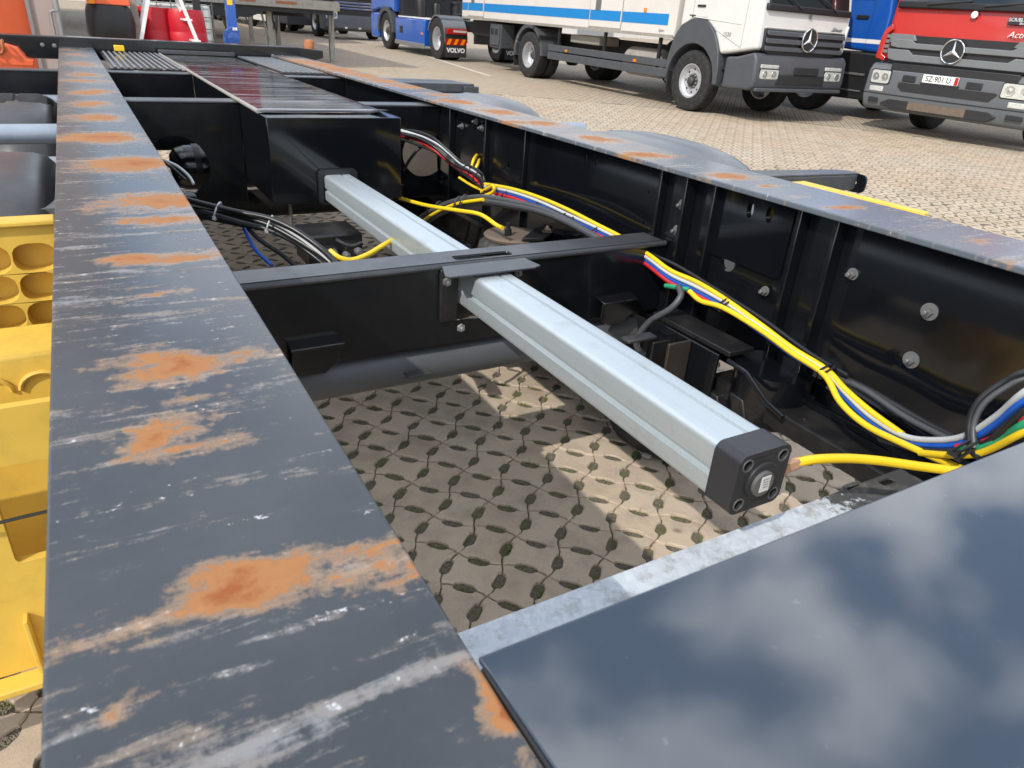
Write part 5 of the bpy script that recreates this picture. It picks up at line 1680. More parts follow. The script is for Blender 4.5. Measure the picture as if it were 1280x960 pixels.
text('maker_name', 'Spier', 0.07, (-0.006, 2.16, 1.16), (0, -1, 0), (0, 0, 1), M['greytrim'], bxo, 0.003, 0.2)
# side guard
for (z0, z1) in ((0.445, 0.585), (0.605, 0.725)):
    s_ = MB(); s_.box(0.02, 0.06, 1.90, 5.75, z0, z1); s_.build('guard_board', M['bumper'], AT, bevel=0.01)
s_ = MB(); s_.box(0.02, 0.065, 1.875, 1.92, 0.40, 0.74); s_.build('guard_end', M['bumper'], AT, bevel=0.01)
for y in (2.75, 5.0):
    s_ = MB(); s_.box(0.005, 0.02, y, y + 0.07, 0.625, 0.665); s_.build('side_marker', M['amber'], AT)
for y in (2.2, 3.8, 5.4):
    s_ = MB(); s_.box(0.06, 0.10, y, y + 0.06, 0.50, 1.05); s_.build('guard_bracket', M['darkplastic'], AT)
s_ = MB(); s_.lathe([(0.0, -0.5), (0.20, -0.48), (0.24, -0.42), (0.24, 0.42), (0.20, 0.48), (0.0, 0.5)], (0.40, 2.9, 0.62), 1, 20); s_.build('fuel_tank', M['weathered'], AT)
s_ = MB(); s_.box(0.20, 0.70, 4.2, 5.2, 0.80, 0.95); s_.build('pallet_box', M['galvleg'], AT, bevel=0.02)
s_ = MB(); s_.box(0.05, 0.40, 7.9, 8.45, 0.50, 1.0); s_.box(0.02, 0.05, 7.95, 8.40, 0.55, 0.95); s_.build('control_cabinet', M['bumper'], AT, bevel=0.01)
for q in (0, 1):
    s_ = MB(); s_.box(0.010, 0.022, 8.02 + 0.2 * q, 8.14 + 0.2 * q, 0.78, 0.90); s_.build('cabinet_switch', M['ink'], AT)
s_ = MB(); s_.box(0.3, 2.2, 8.6, 9.9, 0.70, 1.04); s_.build('tail_frame', M['darkplastic'], AT, bevel=0.02)

# ---- red tractor, nose to the left
RD = lorry('red_truck', 'red tractor unit with grey grille and white number plate, at the right edge', (10.95, 7.78), math.radians(-85))
WR = 2.46
cab = MB()
side = [(2.1, 1.12), (2.1, 3.3), (0.62, 3.32), (0.36, 3.1), (0.05, 1.78), (0.0, 1.02), (0.62, 0.98), (0.72, 1.2), (0.95, 1.38), (1.6, 1.38), (1.85, 1.15)]
cab.prism(side, 0, 0.02, WR - 0.02)
rc = cab.build('cab', M['red_paint'], RD, bevel=0.07, seg=4, angle=50)
ws = MB(); ws.hexa([(0.14, 0.03, 1.80), (WR - 0.14, 0.03, 1.80), (WR - 0.14, 0.07, 1.80), (0.14, 0.07, 1.80), (0.2, 0.335, 3.0), (WR - 0.2, 0.335, 3.0), (WR - 0.2, 0.375, 3.0), (0.2, 0.375, 3.0)])
ws.v = [(x, y - 0.018, z) for x, y, z in ws.v]
ws.build('windscreen', M['glass'], rc, bevel=0.008)
s_ = MB(); s_.box(0.10, WR - 0.10, -0.03, 0.08, 1.715, 1.81); s_.build('wiper_panel', M['darkplastic'], rc, bevel=0.02)
for (xa, xb) in ((0.55, 1.15), (1.35, 1.95)):
    w2 = MB(); w2.tube([(xa, -0.04, 1.77), ((xa + xb) / 2, -0.035, 1.80), (xb, -0.01, 1.83)], 0.014, 6); w2.build('wiper', M['ink'], rc)
s_ = MB(); s_.prism([(0.45, 1.85), (1.6, 1.85), (1.6, 2.9), (0.78, 2.9)], 0, WR - 0.022, WR - 0.012); s_.build('side_window', M['glass'], rc)
# grille: dark field, three sculpted bars with drop-shaped openings
s_ = MB(); s_.prism([(0.20, 0.98), (WR - 0.20, 0.98), (WR - 0.13, 1.36), (0.13, 1.36)], 1, -0.02, 0.02); gro = s_.build('grille', M['ink'], rc)
for (zc, hh) in ((1.325, 0.038), (1.235, 0.042), (1.075, 0.055)):
    if zc == 1.325:
        for sgn in (0, 1):
            xs = [(0.14, 1.37), (0.50, 1.37), (0.56, 1.29), (0.14, 1.25)]
            if sgn: xs = [(WR - x, z) for x, z in xs][::-1]
            s_ = MB(); s_.prism(xs, 1, -0.055, -0.021); s_.build('grille_bar', M['grille'], gro, bevel=0.008)
        continue
    o = [(0.145, zc + hh * 1.6), (0.48, zc + hh * 1.6), (0.56, zc + hh * 0.55), (WR - 0.56, zc + hh * 0.55), (WR - 0.48, zc + hh * 1.6), (WR - 0.145, zc + hh * 1.6),
         (WR - 0.19, zc - hh * 0.9), (WR - 0.30, zc - hh * 1.3), (0.30, zc - hh * 1.3), (0.19, zc - hh * 0.9)]
    s_ = MB(); s_.prism(o[::-1], 1, -0.060, -0.021); s_.build('grille_bar', M['grille'], gro, bevel=0.010)
star(rc, (1.14, 1.185), 0.165, -0.068)
s_ = MB(); s_.lathe([(0.045, 0), (0.045, 0.012), (0.03, 0.018)], (1.24, -0.002, 1.665), 1, 18, flip=-1); s_.build('round_badge', M['platewhite'], rc)
text('model_name', 'Actros', 0.105, (1.93, -0.012, 1.445), (1, 0, 0), (0, 0, 1), M['chrome'], rc, 0.02, 0.3, 1.15)
s_ = MB(); s_.box(1.70, 2.08, -0.012, 0.0, 1.565, 1.655); bdg = s_.build('badge_plate', M['ink'], rc, bevel=0.004)
text('badge_text', 'SCR/BLUETEC', 0.060, (1.89, -0.0135, 1.625), (1, 0, 0), (0, 0, 1), M['whiteink'], bdg, 0.002)
text('badge_text', 'Blue', 0.040, (1.89, -0.0135, 1.583), (1, 0, 0), (0, 0, 1), M['whiteink'], bdg, 0.002)
for sgn in (0, 1):
    xs = [(-0.02, 1.02), (0.13, 0.99), (0.15, 1.04), (0.07, 1.08), (0.07, 1.36), (0.14, 1.42), (0.12, 1.50), (0.02, 1.42), (-0.01, 1.30)]
    if sgn: xs = [(WR - x, z) for x, z in xs][::-1]
    s_ = MB(); s_.prism(xs, 1, -0.045, 0.05); s_.build('corner_deflector', M['red_paint'], rc, bevel=0.012)
    for k in range(4):
        x0 = 0.075 if not sgn else WR - 0.145
        s_ = MB(); s_.box(x0, x0 + 0.07, -0.035, 0.0, 1.10 + 0.07 * k, 1.145 + 0.07 * k); s_.build('deflector_vent', M['grille'], rc)
bp = MB(); bp.prism([(0.60, 0.30), (0.02, 0.30), (-0.06, 0.33), (-0.13, 0.50), (-0.12, 0.86), (-0.05, 0.955), (0.60, 0.985)], 0, -0.02, WR + 0.02)
bpo = bp.build('bumper', M['bumper2'], RD, bevel=0.04, seg=3)
s_ = MB(); s_.box(0.32, WR - 0.32, -0.112, -0.05, 0.865, 0.975); s_.build('bumper_gap', M['ink'], bpo, bevel=0.01)
s_ = MB(); s_.prism([(0.52, 0.655), (0.60, 0.60), (1.86, 0.60), (1.95, 0.70), (1.92, 0.72), (0.52, 0.72)], 1, -0.136, -0.10); s_.build('bumper_opening', M['ink'], bpo)
for (x0, x1) in ((0.56, 0.76), (1.50, 1.72)):
    s_ = MB(); s_.box(x0, x1, -0.137, -0.10, 0.735, 0.825); s_.build('bumper_opening', M['ink'], bpo, bevel=0.008)
s_ = MB(); s_.prism([(0.30, 0.40), (0.46, 0.34), (1.90, 0.34), (2.02, 0.42), (1.88, 0.49), (0.46, 0.49)], 1, -0.118, -0.07); s_.build('step_opening', M['ink'], bpo, bevel=0.008)
s_ = MB(); s_.box(0.75, 1.6, -0.1195, -0.112, 0.36, 0.47); s_.build('step_mesh', M['rustplate'], bpo)
for (x0, x1) in ((0.10, 0.26), (2.14, 2.36)):
    s_ = MB(); s_.box(x0, x1, -0.125, -0.09, 0.41, 0.475); s_.build('bumper_vent', M['ink'], bpo, bevel=0.008)
s_ = MB(); s_.tube([(0.0, -0.135, 0.535), (WR / 2, -0.14, 0.53), (WR, -0.135, 0.535)], 0.006, 4); s_.build('bumper_seam', M['ink'], bpo)
lamp(bpo, 0.07, 0.36, 0.68, 0.86, -0.130, 2)
lamp(bpo, WR - 0.47, WR - 0.06, 0.68, 0.86, -0.130, 2)
for x0 in (0.08, WR - 0.34):
    s_ = MB(); s_.box(x0, x0 + 0.22, -0.142, -0.11, 0.56, 0.635); s_.build('indicator', M['lens'], bpo, bevel=0.012)
pl = MB(); pl.box(0.87, 1.39, -0.150, -0.140, 0.755, 0.865); plo = pl.build('number_plate', M['platewhite'], bpo, bevel=0.003)
s_ = MB(); s_.box(1.335, 1.386, -0.1515, -0.1503, 0.759, 0.861); s_.build('plate_band', M['redlens'], plo)
text('plate_text', 'SZ·901 U', 0.105, (1.10, -0.1512, 0.808), (1, 0, 0), (0, 0, 1), M['ink'], plo, 0.002, 0, 0.92, 0.001)
s_ = MB(); s_.box(0.85, 1.41, -0.148, -0.12, 0.735, 0.753); s_.build('plate_holder', M['ink'], bpo)
for x in (0.35, WR - 0.35):
    wheel(RD, (x, 1.42, 0.50), 0.50, 0.30, 0.29, -1 if x < 1 else 1, 0, 'rim', 0.3, 10)
for x in (0.35, WR - 0.35):
    wheel(RD, (x, 5.1, 0.50), 0.50, 0.30, 0.29, -1 if x < 1 else 1, 0, 'rim', 0.6, 10)
ladder_frame(RD, 0.85, 1.6, 0.6, 6.0, 0.85)
s_ = MB(); s_.box(0.05, WR - 0.05, 2.2, 2.4, 0.5, 1.1); s_.build('rear_cab_wall', M['darkplastic'], RD)
s_ = MB(); s_.tube([(0.5, 1.42, 0.5), (WR - 0.5, 1.42, 0.5)], 0.07, 10); s_.build('front_axle', M['darkplastic'], RD)

# ---- blue lorry standing between the white and the red one
BL = lorry('blue_truck', 'blue lorry cab with thin white side stripe, between white and red lorries', (11.92, 8.42), 0.0)
cab = MB()
cab.prism([(2.1, 1.08), (2.1, 3.2), (0.55, 3.22), (0.30, 3.0), (0.02, 1.7), (0.0, 1.06), (0.9, 1.10)], 0, 0.0, 2.45)
bc = cab.build('cab', M['blue_paint'], BL, bevel=0.06, seg=4, angle=50)
s_ = MB(); s_.box(-0.004, 0.0, 0.03, 2.05, 1.205, 1.27); s_.build('stripe', M['whiteink'], bc)
s_ = MB(); s_.prism([(0.40, 1.86), (1.50, 1.86), (1.50, 2.8), (0.68, 2.8)], 0, -0.006, 0.002); s_.build('side_window', M['glass'], bc)
s_ = MB(); s_.hexa([(0.1, 0.02, 1.75), (2.35, 0.02, 1.75), (2.35, 0.06, 1.75), (0.1, 0.06, 1.75), (0.15, 0.29, 2.9), (2.3, 0.29, 2.9), (2.3, 0.33, 2.9), (0.15, 0.33, 2.9)]); s_.v = [(x, y - 0.02, z) for x, y, z in s_.v]; s_.build('windscreen', M['glass'], bc)
s_ = MB(); s_.box(-0.02, 0.0, 0.42, 0.66, 1.57, 1.63); s_.build('door_handle', M['darkplastic'], bc, bevel=0.006)
for y in (0.36, 1.62):
    s_ = MB(); s_.tube([(-0.001, y, 1.10), (-0.001, y, 2.9)], 0.005, 4); s_.build('shut_line', M['ink'], bc)
s_ = MB(); s_.prism([(0.95, 0.30), (0.0, 0.32), (-0.08, 0.45), (-0.07, 1.0), (0.0, 1.06), (0.95, 1.07)], 0, -0.01, 2.46); bpo = s_.build('bumper', M['darkplastic'], BL, bevel=0.03)
s_ = MB(); s_.box(-0.03, -0.008, 0.20, 0.85, 0.70, 0.735); s_.box(-0.03, -0.008, 0.20, 0.85, 0.44, 0.465); s_.build('cab_step', M['dull_zinc'], BL, bevel=0.004)
lamp(bpo, 0.05, 0.36, 0.72, 0.90, -0.080, 2)
lamp(bpo, 2.09, 2.40, 0.72, 0.90, -0.080, 2)
for x, fc in ((0.17, -1), (2.28, 1)):
    wheel(BL, (x, 1.42, 0.50), 0.50, 0.30, 0.29, fc, 0, 'rim', 0.3, 10)
    wheel(BL, (x, 5.2, 0.50), 0.50, 0.30, 0.29, fc, 0, 'rim', 0.6, 10)
fender(BL, -0.01, 0.4, 1.42, 0.50, 0.56, 0.66, M['darkplastic'], -5, 175)
ladder_frame(BL, 0.85, 1.6, 0.6, 6.0, 0.85)
s_ = MB(); s_.box(0.0, 2.45, 2.3, 6.6, 1.15, 3.3); s_.build('body', M['blue_paint'], BL, bevel=0.02)

# ---- blue tractor seen from behind
VO = thing('blue_tractor_truck', 'blue tractor unit with grey rear mudguards, seen from behind at the back of the yard', 'truck', (8.60, 18.55, gz(18.55)), (0.0155, 0, 0), 'lorries parked in the yard', True)
WV = 2.46
wheel(VO, (0.16, 0.88, 0.51), 0.51, 0.30, 0.295, -1, 0, 'rim', 0.62, 10)
wheel(VO, (0.49, 0.88, 0.51), 0.51, 0.30, 0.295, 1, 0, 'rim', 0.62, 0, bolts=0)
wheel(VO, (WV - 0.16, 0.88, 0.51), 0.51, 0.30, 0.295, 1, 0, 'rim', 0.62, 10)
wheel(VO, (WV - 0.49, 0.88, 0.51), 0.51, 0.30, 0.295, -1, 0, 'rim', 0.62, 0, bolts=0)
wheel(VO, (0.18, 4.72, 0.51), 0.51, 0.32, 0.295, -1, 0, 'rim', 0.22, 10)
wheel(VO, (WV - 0.18, 4.72, 0.51), 0.51, 0.32, 0.295, 1, 0, 'rim', 0.22, 10)
for x0 in (0.0, WV - 0.66):
    fender(VO, x0, x0 + 0.66, 0.88, 0.48, 0.565, 0.60, M['mud_grey'], 20, 182)
    s_ = MB(); s_.box(x0 + 0.0, x0 + 0.62, 0.255, 0.275, 0.10, 0.80); fo_ = s_.build('mud_flap', M['ink'], VO)
    s_ = MB(); s_.box(x0 + 0.01, x0 + 0.61, 0.20, 0.254, 0.655, 0.785); s_.build('tail_light', M['redlens'], fo_, bevel=0.012)
    s_ = MB(); s_.box(x0 + 0.20, x0 + 0.58, 0.194, 0.2, 0.70, 0.75); s_.build('tail_lens', M['lens'], fo_)
    s_ = MB(); s_.box(x0 + 0.01, x0 + 0.61, 0.246, 0.2545, 0.40, 0.545); bnd = s_.build('warning_board', M['redlens'], fo_)
    for k in range(3):
        xa = x0 + 0.03 + 0.2 * k
        s_ = MB(); s_.prism([(xa, 0.403), (xa + 0.09, 0.403), (xa + 0.16, 0.542), (xa + 0.07, 0.542)], 1, 0.2435, 0.2455); s_.build('warning_stripe', M['amber'], fo_)
    text('flap_text', 'VOLVO', 0.150, (x0 + 0.31, 0.2535, 0.265), (1, 0, 0), (0, 0, 1), M['whiteink'], fo_, 0.002, 0, 1.05, 0.006)
ladder_frame(VO, 0.85, 1.6, 0.1, 5.6, 0.85)
s_ = MB(); s_.box(0.03, 0.75, 1.75, 3.95, 0.26, 0.92); sk = s_.build('side_skirt', M['blue_paint'], VO, bevel=0.03)
s_ = MB(); s_.box(0.02, 0.05, 1.72, 3.98, 0.20, 0.32); s_.build('skirt_foot', M['grille'], VO, bevel=0.01)
s_ = MB(); s_.box(0.022, 0.034, 3.35, 3.58, 0.52, 0.70); s_.build('skirt_cap', M['ink'], VO)
s_ = MB(); s_.box(0.02, 0.034, 1.82, 1.96, 0.55, 0.60); s_.build('side_marker', M['amber'], VO)
s_ = MB(); s_.box(0.10, WV - 0.10, 1.6, 3.9, 0.935, 0.965); s_.build('catwalk', M['whiteink'], VO)
s_ = MB(); s_.prism([(3.9, 1.05), (4.10, 1.05), (4.18, 1.12), (5.28, 1.10), (6.0, 1.00), (6.05, 3.0), (5.7, 3.6), (3.9, 3.6)], 0, 0.0, WV); vc = s_.build('cab', M['blue_paint'], VO, bevel=0.06, seg=3, angle=50)
s_ = MB(); s_.box(0.0, WV, 5.36, 6.05, 0.28, 0.99); s_.build('bumper', M['blue_paint'], VO, bevel=0.05)
s_ = MB(); s_.prism([(4.6, 1.75), (5.7, 1.75), (5.5, 2.6), (4.6, 2.6)], 0, -0.006, 0.002); s_.build('side_window', M['glass'], vc)
fender(VO, -0.015, 0.4, 4.72, 0.50, 0.56, 0.68, M['bumper'], 0, 180)
s_ = MB(); s_.box(0.12, WV - 0.12, 3.55, 3.88, 0.97, 2.9); s_.build('rear_cab_wall', M['ink'], VO)
for (x, y, r_, h_) in ((0.45, 3.0, 0.16, 1.5), (0.9, 2.9, 0.12, 1.3), (1.6, 3.0, 0.2, 1.4)):
    s_ = MB(); s_.lathe([(r_, 0), (r_, h_ - 0.97), (r_ * 0.8, h_ - 0.92)], (x, y, 0.97), 2, 14); s_.build('air_tank', M['dusty'], VO)
for k in range(5):
    xx = 0.5 + 0.3 * k
    s_ = MB(); s_.tube(spline([(xx, 3.5, 1.8), (xx + 0.1, 3.0, 1.45), (xx + 0.15, 2.7, 1.7), (xx + 0.25, 3.5, 1.6)], 5), 0.022, 6); s_.build('spiral_hose', M['darkplastic'], VO)
s_ = MB(); s_.lathe([(0.0, 0), (0.45, 0.0), (0.50, 0.03), (0.48, 0.06), (0, 0.07)], (1.23, 1.1, 1.08), 2, 24); s_.build('fifth_wheel', M['dusty'], VO)
s_ = MB(); s_.box(0.85, 1.6, 0.15, 0.3, 0.45, 0.75); s_.build('tail_cross', M['ink'], VO)

# ---- black tractor far off, facing the camera
MN = lorry('black_truck', 'dark grey lorry with chromed grille slats, far back in the yard', (7.95, 27.6), 0.0)
s_ = MB(); s_.prism([(2.1, 1.05), (2.1, 3.4), (0.5, 3.4), (0.02, 1.9), (0.0, 0.98)], 0, 0.0, 2.45); mc = s_.build('cab', M['darkplastic'], MN, bevel=0.06, seg=3, angle=50)
s_ = MB(); s_.box(0.55, 1.9, -0.02, 0.0, 1.32, 1.75); s_.build('nose_panel', M['red_paint'], mc, bevel=0.01)
s_ = MB(); s_.prism([(0.42, 0.62), (2.03, 0.62), (2.15, 1.28), (0.30, 1.28)], 1, -0.06, 0.0); gro = s_.build('grille', M['ink'], mc, bevel=0.02)
for k in range(3):
    s_ = MB(); s_.box(0.42 - 0.02 * k, 2.03 + 0.02 * k, -0.085, -0.061, 0.98 + 0.09 * k, 1.025 + 0.09 * k); s_.build('grille_bar', M['chrome'], gro, bevel=0.008)
s_ = MB(); s_.prism([(0.6, 0.30), (0.0, 0.28), (-0.10, 0.36), (-0.09, 0.70), (0.0, 0.97), (0.6, 0.97)], 0, -0.02, 2.47); bpo = s_.build('bumper', M['bumper'], MN, bevel=0.03)
for x0 in (0.02, 1.98):
    lamp(bpo, x0, x0 + 0.42, 0.66, 0.92, -0.085, 2)
for x in (0.7, 1.2, 1.7):
    s_ = MB(); s_.box(x, x + 0.09, -0.115, -0.09, 0.36, 0.42); s_.build('fog_lamp', M['lens'], bpo)
s_ = MB(); s_.hexa([(0.12, 0.02, 1.95), (2.33, 0.02, 1.95), (2.33, 0.06, 1.95), (0.12, 0.06, 1.95), (0.15, 0.45, 3.2), (2.3, 0.45, 3.2), (2.3, 0.49, 3.2), (0.15, 0.49, 3.2)]); s_.v = [(x, y - 0.02, z) for x, y, z in s_.v]; s_.build('windscreen', M['glass'], mc)
for x, fc in ((0.18, -1), (2.27, 1)):
    wheel(MN, (x, 1.45, 0.51), 0.51, 0.32, 0.295, fc, 0, 'rim', 0.3, 0, bolts=0)
    wheel(MN, (x, 5.2, 0.51), 0.51, 0.32, 0.295, fc, 0, 'rim', 0.6, 0, bolts=0)
ladder_frame(MN, 0.85, 1.6, 0.6, 6.0, 0.85)
# ---- long lorry far left of it, seen along its side
FL = lorry('articulated_truck', 'white and dark lorry with a row of wheels, farthest back in the yard', (7.35, 30.5), math.radians(6))
s_ = MB(); s_.box(0.0, 2.45, 0.0, 2.2, 1.0, 3.4); s_.build('cab', M['darkplastic'], FL, bevel=0.06, seg=3)
s_ = MB(); s_.box(0.0, 2.45, -0.05, 0.8, 0.30, 0.99); s_.build('bumper', M['bumper'], FL, bevel=0.03)
for k, y in enumerate((1.4, 4.9, 9.5, 10.8, 14.5)):
    for x, fc in ((0.18, -1), (2.27, 1)):
        wheel(FL, (x, y, 0.50), 0.50, 0.30, 0.29, fc, 0, 'rim', 0.4, 0, bolts=0)
s_ = MB(); s_.box(0.03, 0.5, 2.2, 4.2, 0.28, 1.0); s_.build('side_skirt', M['white_paint'], FL, bevel=0.02)
s_ = MB(); s_.box(0.03, 0.1, 5.7, 8.7, 0.35, 1.0); s_.build('side_skirt', M['white_paint'], FL, bevel=0.02)
s_ = MB(); s_.box(0.0, 2.48, 2.5, 16.0, 1.10, 3.6); s_.build('body', M['darkplastic'], FL, bevel=0.02)
ladder_frame(FL, 0.85, 1.6, 0.6, 15.8, 0.9)


# ------------------------------------------------------------------ clutter at the far left of the yard
def gthing(name, label, cat, x, y, group=None):
    return thing(name, label, cat, (x, y, gz(y)), (0, 0, 0), group, True)


# red plastic drums
for k, (x, y, lab) in enumerate(((1.19, 13.2, 'red plastic drum, left one of the pair behind the white ladder'), (1.60, 13.05, 'red plastic drum, right one of the pair behind the white ladder'))):
    t = gthing('plastic_drum', lab, 'drum', x, y, 'red drums beside the tank cage')
    b = MB(); b.lathe([(0.25, 0.0), (0.275, 0.02), (0.285, 0.10), (0.288, 0.30), (0.283, 0.31), (0.283, 0.33), (0.290, 0.34), (0.292, 0.62), (0.286, 0.63), (0.286, 0.65), (0.288, 0.66), (0.275, 0.86), (0.255, 0.93), (0.250, 0.945), (0.238, 0.945), (0.230, 0.915), (0.0, 0.915)], (0, 0, 0), 2, 32)
    b.build('drum_body', M['drumred'], t, angle=50)
    for a_ in (0.0, PI):
        s_ = MB(); s_.lathe([(0.035, 0.0), (0.035, 0.02), (0.028, 0.024)], (0.16 * math.cos(a_), 0.16 * math.sin(a_), 0.915), 2, 12); s_.build('bung', M['ink'], t)
t = gthing('red_container', 'red swap container on thin legs behind the steel deck', 'container', 2.12, 23.6)
s_ = MB(); s_.box(0.0, 2.62, 0.0, 7.4, 1.12, 3.95); b_ = s_.build('container_body', M['crimson'], t, bevel=0.02)
for k in range(8):
    x = 0.10 + 0.32 * k
    s_ = MB(); s_.box(x, x + 0.15, -0.025, -0.0005, 1.22, 3.85); s_.build('wall_rib', M['crimson'], b_, bevel=0.008)
s_ = MB(); s_.box(-0.02, 2.64, -0.03, 7.4, 0.95, 1.1195); s_.build('underframe', M['ink'], t, bevel=0.01)
for (x, y) in ((0.02, 0.1), (2.5, 0.1), (0.02, 7.0), (2.5, 7.0)):
    s_ = MB(); s_.box(x, x + 0.10, y, y + 0.10, 0.0, 0.9495); s_.build('leg', M['galvleg'], t)
t = MB(); t.box(1.775, 1.885, 13.3, 13.36, gz(13.3), 2.3)
tag(t.build('steel_post', M['ink'], bevel=0.004), 'black square steel post beside the red drums', 'post')
# caged liquid tank
t = gthing('liquid_tank', 'milky plastic liquid tank in a wire cage beside the red drums', 'tank', 1.06, 13.50)
s_ = MB(); s_.box(0.04, 1.0, 0.04, 1.0, 0.14, 1.02); s_.build('tank_bottle', M['ibc'], t, bevel=0.05, seg=3)
s_ = MB(); s_.box(0, 1.04, 0, 1.04, 0, 0.12); s_.build('pallet', M['weathered'], t)
for k in range(6):
    x = 0.02 + 0.2 * k
    s_ = MB(); s_.tube([(x, 0.015, 0.12), (x, 0.015, 1.05)], 0.009, 6); s_.build('cage_bar', M['dull_zinc'], t)
for k in range(6):
    z = 0.16 + 0.17 * k
    s_ = MB(); s_.tube([(0.0, 0.012, z), (1.04, 0.012, z)], 0.008, 6); s_.build('cage_bar', M['dull_zinc'], t)
    s_ = MB(); s_.tube([(1.03, 0.0, z), (1.03, 1.04, z)], 0.008, 6); s_.build('cage_bar', M['dull_zinc'], t)
# white folding ladder
t = gthing('folding_ladder', 'white folding ladder spread in front of the red drums', 'ladder', 1.26, 12.4)
for sx, x0, x1 in ((-1, -0.53, 0.0), (1, 0.55, 0.06)):
    for y in (-0.02, 0.42):
        s_ = MB(); s_.hexa([(x0 - 0.025, y - 0.015, 0), (x0 + 0.025, y - 0.015, 0), (x0 + 0.025, y + 0.015, 0), (x0 - 0.025, y + 0.015, 0), (x1 - 0.025, y - 0.015, 1.65), (x1 + 0.025, y - 0.015, 1.65), (x1 + 0.025, y + 0.015, 1.65), (x1 - 0.025, y + 0.015, 1.65)])
        s_.build('stile', M['whiteink'], t)
    if sx == 1:
        for k in range(5):
            f_ = (k + 1) / 6
            x = x0 + (x1 - x0) * f_
            s_ = MB(); s_.box(x - 0.06, x + 0.05, -0.03, 0.43, 1.65 * f_ - 0.012, 1.65 * f_ + 0.012); s_.build('rung', M['whiteink'], t)
# blue jack stand
t = gthing('jack_stand', 'blue steel landing jack column standing in the yard', 'jack', 2.27, 13.0)
s_ = MB(); s_.box(-0.07, 0.07, -0.06, 0.06, 0.08, 1.30); s_.build('column', M['blue_paint'], t, bevel=0.01)
s_ = MB(); s_.prism([(-0.16, 0.40), (0.08, 0.40), (0.08, 0.74), (-0.03, 0.76), (-0.13, 0.70), (-0.16, 0.62)], 1, -0.13, -0.061); s_.build('gear_case', M['blue_paint'], t, bevel=0.015)
s_ = MB(); s_.lathe([(0.095, 0), (0.095, 0.02), (0.05, 0.035), (0.03, 0.035), (0.03, 0.06)], (-0.02, -0.131, 0.58), 1, 20, flip=-1); s_.build('gear_cover', M['blue_paint'], t)
s_ = MB(); s_.box(-0.05, 0.03, -0.064, -0.0605, 1.05, 1.17); s_.build('sticker', M['yellow_paint'], t)
s_ = MB(); s_.box(-0.02, 0.05, -0.134, -0.1305, 0.70, 0.74); s_.build('sticker', M['platewhite'], t)
s_ = MB(); s_.box(-0.16, 0.16, -0.16, 0.16, 0, 0.03); s_.box(-0.09, 0.09, -0.09, 0.09, 0.03, 0.08); s_.build('foot', M['blue_paint'], t, bevel=0.005)
# two weathered boards leaning together
for k, (x, lab) in enumerate(((0.80, 'weathered grey board, left of the two leaning beside the ladder'), (0.93, 'weathered grey board, right of the two leaning beside the ladder'))):
    t = MB(); y = 12.6 + 0.03 * k
    z0 = gz(y)
    t.hexa([(x - 0.045, y, z0), (x + 0.05, y, z0), (x + 0.05, y + 0.04, z0), (x - 0.045, y + 0.04, z0), (x - 0.13, y + 0.12, z0 + 1.9), (x - 0.035, y + 0.12, z0 + 1.9), (x - 0.035, y + 0.16, z0 + 1.9), (x - 0.13, y + 0.16, z0 + 1.9)])
    tag(t.build('leaning_board', M['weathered'], bevel=0.004), lab, 'board', 'weathered boards')
# dark sheeted machine with an orange frame
t = gthing('covered_machine', 'machine under a sagging black sheet with orange frame on top', 'machine', 0.33, 12.35)
sh_ = MB()
nx_, ny_ = 7, 6
top = [(i / (nx_ - 1), j / (ny_ - 1)) for j in range(ny_) for i in range(nx_)]
rows = []
for lvl, (zz, grow) in enumerate(((0.52, 0.03), (0.60, 0.05), (0.74, 0.05), (0.88, 0.03), (0.95, 0.0))):
    ring = []
    per = []
    w_, d_ = 0.52, 0.85
    for k in range(24):
        a_ = 2 * PI * k / 24
        ux = abs(math.cos(a_)) ** 0.5 * math.copysign(1, math.cos(a_)); uy = abs(math.sin(a_)) ** 0.5 * math.copysign(1, math.sin(a_))
        fold = 1 + 0.05 * math.sin(5 * a_ + lvl) * (1 - lvl / 5)
        ring.append((0.23 + ux * (w_ / 2 + grow) * fold, 0.45 + uy * (d_ / 2 + grow) * fold, zz + (0.03 * math.sin(3 * a_) if lvl == 0 else 0)))
    rows.append(ring)
for r_ in rows: sh_.v += r_
for i in range(4):
    for k in range(24):
        sh_.f.append([i * 24 + k, i * 24 + (k + 1) % 24, (i + 1) * 24 + (k + 1) % 24, (i + 1) * 24 + k])
sh_.f.append([96 + k for k in range(24)])
sh_.build('black_sheet', M['darkplastic'], t, angle=60)
s_ = MB(); s_.box(-0.02, 0.50, 0.05, 0.85, 0.955, 1.06); s_.build('orange_frame', M['orange'], t, bevel=0.01)
s_ = MB(); s_.box(0.12, 0.32, 0.2, 0.7, 0.0, 0.53); s_.build('pedestal', M['ink'], t)
s_ = MB(); s_.lathe([(0.05, 0), (0.05, 0.08), (0.02, 0.1)], (0.02, 0.0, 0.96), 2, 12); s_.build('beacon', M['amber'], t)
